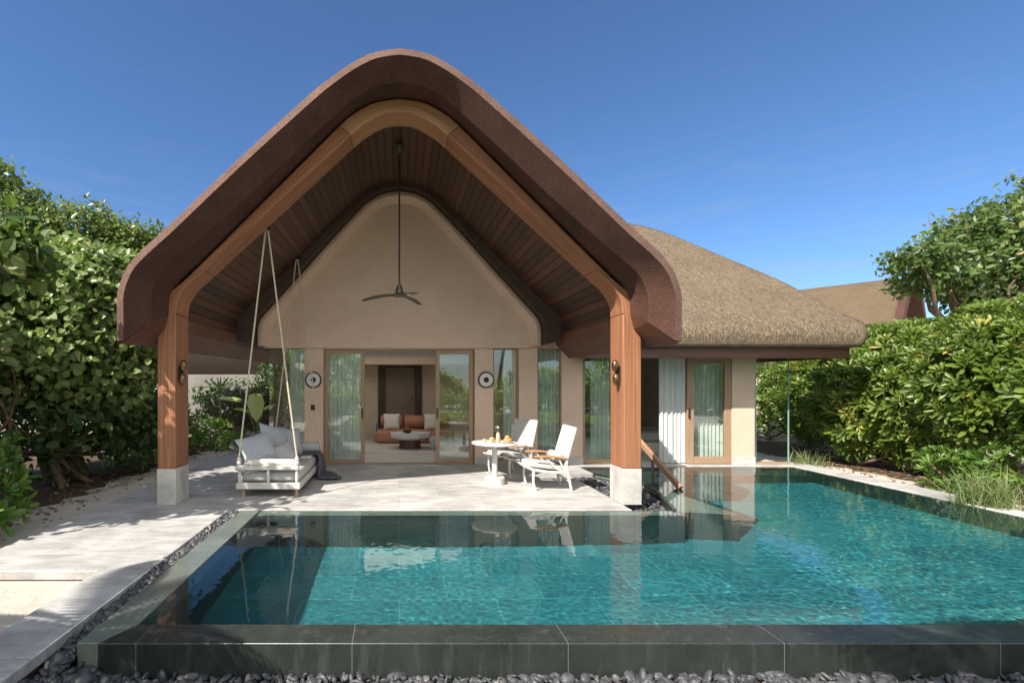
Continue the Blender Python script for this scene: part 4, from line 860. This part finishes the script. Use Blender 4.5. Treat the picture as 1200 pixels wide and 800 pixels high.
# ------------------------------------------------------------------ vegetation
def plant(name, lab, cat_, loc, group=None): return thing(name, lab, cat_, loc, 0, group)
def crown_tree(name, lab, loc, blobs, clumps, per, spread, L, W, shape, mat, trunk_r=.12, zmin=None, lo=.5, limbs=26, up=.5, extra=None, cat_='tree', twigs=0, droop=.15, trunks=1, group=None):
    t = plant(name, lab, cat_, loc, group); V, Q, R, C = crown_leaves(blobs, clumps, per, spread, L, W, shape, up, lo, zmin, droop)
    parts = [(V, Q, R)]+(extra or []); amesh('crown', *cat(parts), mat, t)
    b = MB(); B = np.array(blobs, float); cen = B[:, :3].mean(0)
    for k in range(trunks):
        base = (loc[0]+RNG.normal(0, .25*(trunks > 1)), loc[1]+RNG.normal(0, .25*(trunks > 1)), -.12); fork = (loc[0]*.6+cen[0]*.4, loc[1]*.6+cen[1]*.4, cen[2]*.45); limb(b, base, fork, trunk_r, trunk_r*.7, .07)
        for i in range(limbs//trunks):
            e = C[RNG.integers(len(C))]; limb(b, fork, e, trunk_r*.5, .012, .1)
    for i in range(twigs):
        e = C[RNG.integers(len(C))]
        if e[2] > cen[2]: limb(b, e, e+np.array([RNG.normal(0, .15), RNG.normal(0, .15), RNG.uniform(.3, .7)]), .012, .004, .1, 5)
    b.build('trunk', M['bark'], t, smooth=True, angle=60); return t
def bush_rosettes(name, lab, loc, blobs, n, per, L, W, mat, zmin=.05, cat_='bush', lo=.8, inner=0, stems=14, group=None, upw=.55, shape='obo'):
    t = plant(name, lab, cat_, loc, group); C, N = blob_points(blobs, n, lo, zmin)
    A = unit(N+np.array([0, 0, upw])+RNG.normal(size=C.shape)*.3); parts = [rosettes(C, A, per, L, W, shape)]
    if inner: Ci, Ni = blob_points(blobs, inner, .3, zmin); parts.append(rosettes(Ci, unit(Ni+RNG.normal(size=Ci.shape)*.6), per, L*.9, W*.9, shape, tone=np.clip(RNG.normal(.4, .12, len(Ci)), 0, 1)))
    amesh('foliage', *cat(parts), mat, t); b = MB()
    for i in range(stems):
        k = RNG.integers(len(blobs)); B = blobs[k]; base = (B[0]+RNG.normal(0, B[3]*.3), B[1]+RNG.normal(0, B[4]*.3), -.12); e = C[RNG.integers(len(C))]
        if abs(e[0]-base[0])+abs(e[1]-base[1]) < 2.6: limb(b, base, e, RNG.uniform(.025, .05), .012, .12, 8)
    b.build('stems', M['bark'], t, smooth=True, angle=60); return t
# left of the porch
crown_tree('broadleaf_tree', 'leafy tree draped in large pale heart-shaped leaves beside the porch roof', (-6.2, 9.0, -.1),
    [(-6.1, 9.2, 3.2, 1.35, 1.2, 1.2), (-5.35, 9.3, 2.8, .95, .9, 1.0), (-7.3, 8.4, 2.9, 1.2, 1.1, 1.25), (-6.6, 8.5, 2.1, 1.4, 1.0, .95), (-5.4, 9.1, 1.75, .75, .7, .6), (-7.9, 8.0, 2.0, 1.0, .9, 1.1), (-5.2, 9.6, 3.7, .6, .6, .5), (-8.2, 8.6, 3.3, .9, .8, .8)],
    3600, 8, .15, .135, .125, 'heart', M['leaf_vine'], .14, 1.0, .6, 30, .55, trunks=4, droop=.3)
crown_tree('small_leaved_tree', 'tall small-leaved tree rising above the vine leaves against the sky', (-8.5, 11.5, -.1),
    [(-9.2, 11.3, 5.5, 1.2, 1.0, .75), (-7.7, 11.6, 5.35, 1.1, .9, .55), (-6.4, 11.8, 5.1, .75, .7, .4), (-5.75, 11.9, 4.75, .4, .5, .3), (-8.2, 11.5, 4.2, 1.8, 1.1, .8), (-9.3, 11.0, 6.35, .45, .5, .4), (-6.0, 12.0, 4.0, .7, .7, .55)],
    1300, 15, .15, .12, .068, 'oval', M['leaf_tree2'], .16, None, .45, 40, .4, twigs=14)
crown_tree('garden_shrub', 'dark dense shrub with hanging stems under the vine-covered tree', (-5.9, 8.4, -.1),
    [(-5.9, 8.7, .9, 1.1, .9, .85), (-7.0, 7.8, 1.0, 1.1, .9, .95), (-5.2, 9.6, .8, .7, .7, .7), (-7.6, 6.9, .9, .9, .8, .9), (-6.2, 10.6, 1.0, 1.2, .9, .9)],
    620, 7, .15, .16, .1, 'oval', M['leaf_dark'], .05, .12, .35, 30, .4, cat_='shrub', trunks=6)
bush_rosettes('garden_shrub', 'low glossy rosette shrub at the near edge of the sand, left bottom of the trees', (-4.95, 5.5, -.1), [(-5.1, 5.75, .38, .55, .45, .42), (-4.75, 5.3, .18, .35, .3, .22), (-5.5, 6.1, .7, .6, .5, .6)], 90, 9, .2, .075, M['leaf_bright'], -.02, 'shrub', .6, 30, 5)
bush_rosettes('garden_shrub', 'broad-leaved sunlit shrub reaching in from the picture edge beside the tall tree', (-7.0, 7.0, -.1), [(-6.6, 7.2, 2.35, .75, .6, .55), (-7.2, 6.9, 2.9, .7, .6, .6)], 85, 7, .3, .14, M['leaf_vine'], .4, 'shrub', .6, 30, 7)
bush_rosettes('garden_shrub', 'bright green shrub by the foot of the porch post in front of the garden wall', (-5.4, 12.2, -.1), [(-5.5, 11.9, .55, .75, .6, .6), (-4.9, 12.6, .35, .55, .5, .4), (-6.4, 11.6, .8, .8, .6, .8)], 200, 8, .19, .07, M['leaf_bright'], 0, 'shrub', .55, 60, 8)
bush_rosettes('garden_shrub', 'purple-tinged shrub along the garden wall', (-4.6, 14.7, -.1), [(-5.1, 14.8, .75, .7, .5, .75), (-4.3, 14.9, .8, .6, .5, .7)], 240, 7, .15, .06, M['leaf_purple'], 0, 'shrub', .45, 90, 8)
crown_tree('garden_shrub', 'tall dark shrub before the wall beside the corner glass', (-3.9, 15.2, -.1), [(-3.8, 15.3, 1.5, .75, .6, 1.3), (-4.7, 15.6, 1.0, .8, .4, .75), (-3.4, 15.6, 2.4, .7, .6, .6), (-5.8, 15.5, .9, .9, .4, .9)], 480, 8, .12, .14, .075, 'oval', M['leaf_dark'], .04, .02, .3, 24, .4, cat_='shrub', trunks=4)
bush_rosettes('ground_cover', 'low bright ground cover plants edging the sand path', (-4.7, 13.4, -.1), [(-5.2, 13.5, .02, .8, .4, .3), (-4.5, 14.1, .02, .5, .3, .3), (-6.0, 12.8, .05, .6, .5, .3)], 160, 7, .12, .05, M['leaf_bright'], -.08, 'plant', .4, 0, 3)
def strap_plant(name, lab, cat_, c, n, L, W, mat, tilt=(.1, 1.1), shape='lance', h=0, droop=.3, stem=.02, sub=True):
    t = plant(name, lab, cat_, (c[0], c[1], c[2])); top = np.array([[c[0], c[1], c[2]+h]]); amesh('leaves', *rosettes(top, np.array([[.05, -.05, 1.]]), n, L, W, shape, tilt, np.array([.5]), droop), mat, t)
    if h: b = MB(); limb(b, (c[0], c[1], c[2]-.05), (c[0], c[1], c[2]+h), stem*1.3, stem, .04); b.build('stem', M['stem'], t, smooth=True)
    return t
strap_plant('young_palm', 'slim young palm with a spray of narrow leaves before the garden wall', 'palm', (X(258, 13.2), 13.2, -.1), 26, .62, .07, M['leaf_bright'], (.3, 1.5), 'lance', 1.55, .35, .03)
strap_plant('strap_leaf_plant', 'dark strap-leaved plant at the corner of the deck behind the swing bed', 'plant', (X(276, 11.4), 11.6, -.1), 20, .6, .09, M['leaf_dark'], (.2, 1.3), 'lance', .15, .3)
strap_plant('strap_leaf_plant', 'fresh green broad-leaved plant beside the sand near the porch post', 'plant', (X(160, 10.6), 10.8, -.1), 12, .75, .26, M['leaf_bright'], (.2, 1.2), 'oval', .5, .3)
t = plant('elephant_ear_plant', 'big yellow-green elephant ear leaves rising from the grey planter', 'plant', (X(300, 12.0), 12.0, .4)); px_, py_ = X(300, 12.0), 12.0
P_ = np.array([[px_+.02, py_-.1, 1.42], [px_-.35, py_-.05, 1.22], [px_-.2, py_+.1, .95], [px_+.15, py_+.1, 1.0]]); D_ = np.array([[.05, -.1, -1.], [-1., -.1, .25], [-.7, -.5, .3], [.8, -.3, .4]]); N_ = np.array([[.15, -1., .1], [.15, -.5, 1.], [-.2, -.6, 1], [.2, -.6, 1]])
amesh('leaves', *cat([(*leaves(P_, D_, N_, [.72, .62, .4, .4], [.42, .22, .2, .2], 'heart', .15, .15), np.array([.9, .9, .4, .4, .3, .3, .3, .3]))]), M['leaf_yellow'], t)
b = MB()
for q in P_: limb(b, (px_, py_, .4), q, .016, .01, .05)
b.build('stem', M['stem'], t, smooth=True)
b = MB(); c_ = (X(306, 12.0), 12.0, 0); b.lathe([(0, -.1), (.24, -.1), (.3, .1), (.34, .38), (.35, .44), (.30, .44), (.28, .36), (0, .36)], c_, 9); o = b.build('planter', M['concrete'], None, smooth=True, angle=25); tag(o, 'rough grey stone planter beside the corner glass', 'planter')
# shade tree outside the picture on the left; its leaves throw the dappled shade on the deck
crown_tree('shade_tree', 'tree just outside the left of the picture that shades the sand', (-7.4, 4.0, -.1), [(-6.3, 4.75, 3.0, 1.2, .95, .7), (-7.5, 4.6, 3.6, 1.4, 1.2, .9), (-5.7, 5.3, 2.1, .6, .55, .5), (-7.6, 3.2, 2.8, 1.1, .9, .8), (-5.75, 4.55, 3.4, .6, .5, .45), (-5.5, 6.1, 3.4, .5, .55, .45), (-4.95, 5.95, 3.3, .4, .5, .35), (-5.1, 4.3, 3.9, .5, .4, .4)], 900, 10, .16, .2, .12, 'oval', M['leaf_tree'], .13, None, .4, 24, .5)
def palm(name, lab, base, top, nf, L, drp, mat, seed=0):
    t = plant(name, lab, 'palm', base); rs = np.random.default_rng(seed); b = MB(); limb(b, base, top, .13, .09, .03, 10); b.build('trunk', M['bark'], t, smooth=True, angle=60); Vs = []
    for k in range(nf):
        a = k*2.4+rs.random(); el = rs.uniform(-.15, 1.0); d = np.array([math.cos(a)*math.cos(el), math.sin(a)*math.cos(el), math.sin(el)]); m_ = 30; tt = np.linspace(.05, 1, m_)[:, None]
        P = np.array(top)+d*L*tt+np.array([0, 0, -1])*drp*L*tt**2; T = unit(np.gradient(P, axis=0)); side = unit(np.cross(T, [0, 0, 1.]))
        for sg in (-1, 1):
            D = unit(T*.55+side*sg*.85+np.array([0, 0, -.35])); ln = L*.30*np.sin(np.clip(tt[:, 0]*.93+.08, 0, 1)*PI)**.6
            V, Q = leaves(P, D, np.cross(D, T)*sg, ln, np.full(m_, .045), 'blade', .1, .2); Vs.append((V, Q, np.repeat(rs.uniform(.3, .7, m_), 2)))
    amesh('fronds', *cat(Vs), mat, t)
palm('coconut_palm', 'low coconut palm behind the viewpoint at the path side', (-4.3, 1.5, -.1), (-4.0, 1.75, 2.35), 13, 1.55, .4, M['leaf_tree'], 3)
palm('coconut_palm', 'coconut palm behind the viewpoint over the pebbles', (-.6, -2.9, -.2), (-.4, -1.85, 5.6), 13, 2.2, .5, M['leaf_tree'], 4)
palm('coconut_palm', 'slim palm far behind, mirrored in the windows', (6.0, -9.5, -.1), (6.6, -9.0, 5.5), 14, 2.4, .5, M['leaf_tree'], 5)
palm('coconut_palm', 'tiny distant palm beyond the thatched wing', (33, 36, -.1), (32.5, 36, 6.9), 12, 1.6, .5, M['leaf_tree'], 6)
# behind the viewpoint, seen in the panes
for i, (x_, y_, hh_, rr_) in enumerate(((-13, -10, 5.5, 3.2), (-6, -12, 5.0, 3.0), (1.5, -12.5, 2.6, 2.0), (9, -11, 2.4, 2.4), (15, -9, 4.6, 3.0), (23, -6, 4.8, 3.0))):
    crown_tree('beach_tree', ['spreading tree far behind the viewpoint', 'round tree behind the viewpoint', 'low beach bush behind the viewpoint', 'wide low beach bush behind the viewpoint', 'tree at the far side of the pool behind the viewpoint', 'tree beyond the pool end behind the viewpoint'][i], (x_, y_, -.1), [(x_, y_, hh_*.6, rr_, rr_*.7, hh_*.4), (x_+rr_*.7, y_+.5, hh_*.4, rr_*.7, rr_*.5, hh_*.35), (x_-rr_*.7, y_+.4, hh_*.42, rr_*.7, rr_*.5, hh_*.35)], 500, 7, .25,   .32, .17, 'oval', M['leaf_back'], .15, .1, .5, 12, .4)
for i, x_ in enumerate((-9, -4.5, 0.5, 5.5, 10.5, 15.5)):
    crown_tree('beach_bush', ['low beach bush behind the path end', 'low beach bush behind the viewpoint beside the palm', 'low beach bush right behind the viewpoint', 'low beach bush behind the pebbles', 'low beach bush behind the far half of the pool', 'low beach bush behind the far pool corner'][i], (x_, -6.5, -.2), [(x_, -6.5, .6, 2.3, 1.0, .75), (x_+1.2, -6.8, .8, 1.3, .9, .7), (x_-1.4, -6.7, .7, 1.3, .9, .6)], 260, 8, .2, .2, .11, 'oval', M['leaf_back'], .05, -.1, .45, 10, .4, cat_='bush', trunks=2)
struct(MB().box((-2.2, -9, -.2), (14, 2.35, -.13)).build('garden_soil', M['soil'])); struct(MB().box((-14, -9, -.2), (-2.9, -1.2, -.094)).build('garden_soil', M['soil']))
C_ = np.stack([RNG.uniform(-2, 9, 620), RNG.uniform(-5.5, .9, 620), np.full(620, -.08)], 1); A_ = unit(np.array([0, 0, 1.])+RNG.normal(size=C_.shape)*.3)
struct(amesh('ground_cover', *rosettes(C_, A_, 9, .3, .1), M['leaf_back']), 'low leafy ground cover behind the pebble strip', 'stuff')
# right: hedge
hb = [('dense bright green hedge bush behind the glass corner of the bedroom', (10.6, 12.8), [(10.9, 12.2, 1.15, .95, 1.0, 1.15), (11.5, 13.6, 1.3, 1.1, 1.2, 1.3), (11.7, 15.4, 1.4, 1.3, 1.4, 1.4), (11.3, 12.4, 2.0, .9, 1.0, .8)], 900),
      ('broad hedge bush overhanging the sand strip below the neighbouring thatched roof', (10.3, 10.0), [(10.1, 10.4, 1.25, .95, 1.05, 1.2), (10.3, 9.3, 1.35, 1.0, .95, 1.3), (10.9, 10.0, 2.1, 1.0, 1.1, .85), (11.3, 11.4, 2.2, 1.0, 1.0, .8)], 1050),
      ('tall hedge bush with twisted bare stems nearest the camera on the right', (10.2, 7.6), [(9.9, 8.1, 1.7, .95, .8, 1.05), (10.3, 7.4, 1.9, 1.0, .8, 1.1), (10.6, 8.4, 2.3, 1.0, .9, .8), (9.5, 6.6, 1.5, .8, .6, 1.0), (10.8, 6.6, 2.2, 1.1, .8, .9)], 1100)]
for lab, c_, bl_, n_ in hb: bush_rosettes('hedge_bush', lab, (c_[0], c_[1], -.1), bl_, int(n_*1.55), 11, .205, .058, M['leaf_hedge'], .12, 'hedge', .78, n_//3, 22, 'green hedge along the pool')
bush_rosettes('hedge_shrub', 'small pale green shrub at the foot of the tall hedge beside the grass tuft', (8.75, 7.6, -.1), [(8.85, 7.75, .28, .42, .4, .34), (9.15, 7.2, .45, .4, .4, .35)], 130, 9, .15, .05, M['leaf_bright'], -.05, 'shrub', .4, 20, 4)
crown_tree('beach_tree', 'dark-leaved tree with open branches rising above the hedge on the right', (15.6, 13.0, -.1),
    [(15.8, 13, 5.3, 1.5, 1.2, 1.0), (14.4, 12.8, 4.6, 1.0, 1.0, .7), (17.3, 13.2, 5.9, 1.4, 1.2, 1.0), (13.6, 12.6, 4.9, .55, .6, .35), (16.5, 13.0, 4.3, 1.7, 1.2, .8), (12.95, 12.6, 4.85, .22, .25, .2), (17.6, 13.2, 6.9, .7, .7, .6)],
    1150, 12, .17, .17, .085, 'oval', M['leaf_tree'], .17, None, .45, 40, .4, twigs=10)
# grass tuft
n = 560; gc = np.array([8.16, 6.72, -.08]); P_ = gc+RNG.normal(size=(n, 3))*np.array([.13, .13, 0]); az = RNG.random(n)*6.28; el = RNG.uniform(1.05, 1.55, n); D_ = np.stack([np.cos(az)*np.cos(el), np.sin(az)*np.cos(el), np.sin(el)], 1); L_ = RNG.uniform(.35, .8, n)
Vs = []
k1 = strips(P_, D_, L_, .011, .35); tn = np.repeat(np.clip(RNG.normal(.5, .25, n), 0, 1), 5)
t = plant('grass_tuft', 'tuft of long arching grass overhanging the pool edge', 'grass tuft', tuple(gc)); amesh('blades', *k1, tn, M['leaf_grass'], t)
n = 170; gc = np.array([8.75, 10.35, -.1]); P_ = gc+RNG.normal(size=(n, 3))*np.array([.12, .15, 0]); az = RNG.random(n)*6.28; el = RNG.uniform(.8, 1.5, n); D_ = np.stack([np.cos(az)*np.cos(el), np.sin(az)*np.cos(el), np.sin(el)], 1)
t = plant('grass_tuft', 'small grass tuft by the outer glass corner', 'grass tuft', tuple(gc)); amesh('blades', *strips(P_, D_, RNG.uniform(.25, .55, n), .011, .35), np.repeat(RNG.random(n), 5), M['leaf_grass'], t)
# fallen leaves and soil under the shrubs
def litter(n, f):
    P = f(n); n = len(P); nn = unit(np.array([0, 0, 1.])+RNG.normal(size=(n, 3))*.25); az = RNG.random(n)*6.28
    n = len(P); V, Q = leaves(P, np.stack([np.cos(az), np.sin(az), RNG.normal(0, .1, n)], 1), nn, RNG.uniform(.04, .11, n), RNG.uniform(.02, .05, n), 'oval', .2, .05); return V, Q, np.repeat(RNG.random(n), 2)
def litl(n):
    y = RNG.uniform(4.8, 12, n); x = -5.15-.0*y+np.abs(RNG.normal(0, .33, n))*np.where(RNG.random(n) < .8, -1.6, 1); k = (x < -4.2) | ((x < -3.2) & (RNG.random(n) < .12)); z = np.where(x > -4.12, .008, -.085); return np.stack([x, y, z], 1)[k]
def litr(n):
    y = RNG.uniform(6.5, 12, n); return np.stack([9.3+np.abs(RNG.normal(0, .45, n))*np.where(RNG.random(n) < .85, 1, -.7), y, np.full(n, -.085)], 1)
struct(amesh('fallen_leaves', *cat([litter(1500, litl), litter(900, litr)]), M['leaf_dry']), 'dry fallen leaves lying on the sand under the shrubs', 'stuff')
def ragged(x0, x1, y0, y1, k, amp):
    a = [(x0+RNG.normal(0, amp), y) for y in np.linspace(y0, y1, k)]; return a+[(x1, y1), (x1, y0)]
struct(MB().prism(ragged(-5.15, -12, 4.6, 15.8, 40, .12)[::-1], -.2, -.094).build('garden_soil', M['soil']))
struct(MB().prism(ragged(9.25, 14, 5.5, 16, 40, .12), -.2, -.094).build('garden_soil', M['soil']))

# ------------------------------------------------------------------ sky, sun, camera
SD = Vector((.75, .70, -1)).normalized(); el_ = math.asin(-SD.z); az_ = math.atan2(-SD.x, -SD.y)
w = bpy.data.worlds.new('World'); S.world = w; w.use_nodes = True; nt = w.node_tree
sk = nt.nodes.new('ShaderNodeTexSky'); sk.sky_type = 'NISHITA'; sk.sun_disc = False; sk.sun_elevation = el_; sk.sun_rotation = az_ % (2*PI); sk.air_density = 1.0; sk.dust_density = 0; sk.ozone_density = 10; sk.altitude = 0
gv = nd(nt, 'ShaderNodeTexCoord').outputs['Generated']; mp = nd(nt, 'ShaderNodeMapping'); mp.inputs['Scale'].default_value = (2.2, 2.2, 16); mp.inputs['Rotation'].default_value = (0, .12, 0); nt.links.new(gv, mp.inputs[0])
sz = nd(nt, 'ShaderNodeSeparateXYZ'); nt.links.new(gv, sz.inputs[0])
cl = mth(nt, 'MULTIPLY', ramp(nt, noise(nt, mp.outputs[0], 2.6, 7, .6, .8), [(.5, (0, 0, 0)), (.8, (1, 1, 1))]), ramp(nt, sz.outputs[2], [(.04, (.4,)*3), (.2, (.8,)*3), (.42, (.05,)*3)]))
sky1 = mixc(nt, mth(nt, 'MULTIPLY', cl, .4), sk.outputs[0], (3.2, 3.4, 3.7))
# bright clouds added in the unseen sky behind the viewpoint as fill light
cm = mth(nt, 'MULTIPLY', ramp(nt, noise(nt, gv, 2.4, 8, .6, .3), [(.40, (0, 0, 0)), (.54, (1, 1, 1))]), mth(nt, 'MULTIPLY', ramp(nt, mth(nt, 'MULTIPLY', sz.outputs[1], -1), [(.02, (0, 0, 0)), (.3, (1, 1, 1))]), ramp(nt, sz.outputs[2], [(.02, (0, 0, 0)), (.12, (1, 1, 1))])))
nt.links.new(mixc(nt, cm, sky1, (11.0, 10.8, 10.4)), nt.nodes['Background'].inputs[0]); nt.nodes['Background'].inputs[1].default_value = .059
l = bpy.data.lights.new('sun', 'SUN'); l.energy = 3.15; l.angle = R_(.5); l.color = (1, .93, .83); l.cycles.is_caustics_light = True
lo = bpy.data.objects.new('sun', l); COL.objects.link(lo); lo.location = (-8, -8, 12); lo.rotation_euler = SD.to_track_quat('-Z', 'Y').to_euler()
c = bpy.data.cameras.new('camera'); c.sensor_width = 36; c.lens = 36*F/1200; c.shift_x = (600-CX)/1200; c.shift_y = (CY-400)/1200; c.clip_end = 1500; c.clip_start = .05
co = bpy.data.objects.new('camera', c); COL.objects.link(co); co.location = (0, 0, H); co.rotation_euler = (PI/2, 0, 0); S.camera = co
S.view_settings.view_transform = 'Standard'; S.view_settings.look = 'None'; S.view_settings.gamma = 1; S.view_settings.exposure = 1.46; S.view_settings.use_curve_mapping = False
cy = S.cycles; cy.use_denoising = True; cy.max_bounces = 10; cy.diffuse_bounces = 4; cy.glossy_bounces = 4; cy.transmission_bounces = 8; cy.transparent_max_bounces = 12
cy.caustics_reflective = False; cy.caustics_refractive = True; cy.blur_glossy = .3; cy.sample_clamp_indirect = 6
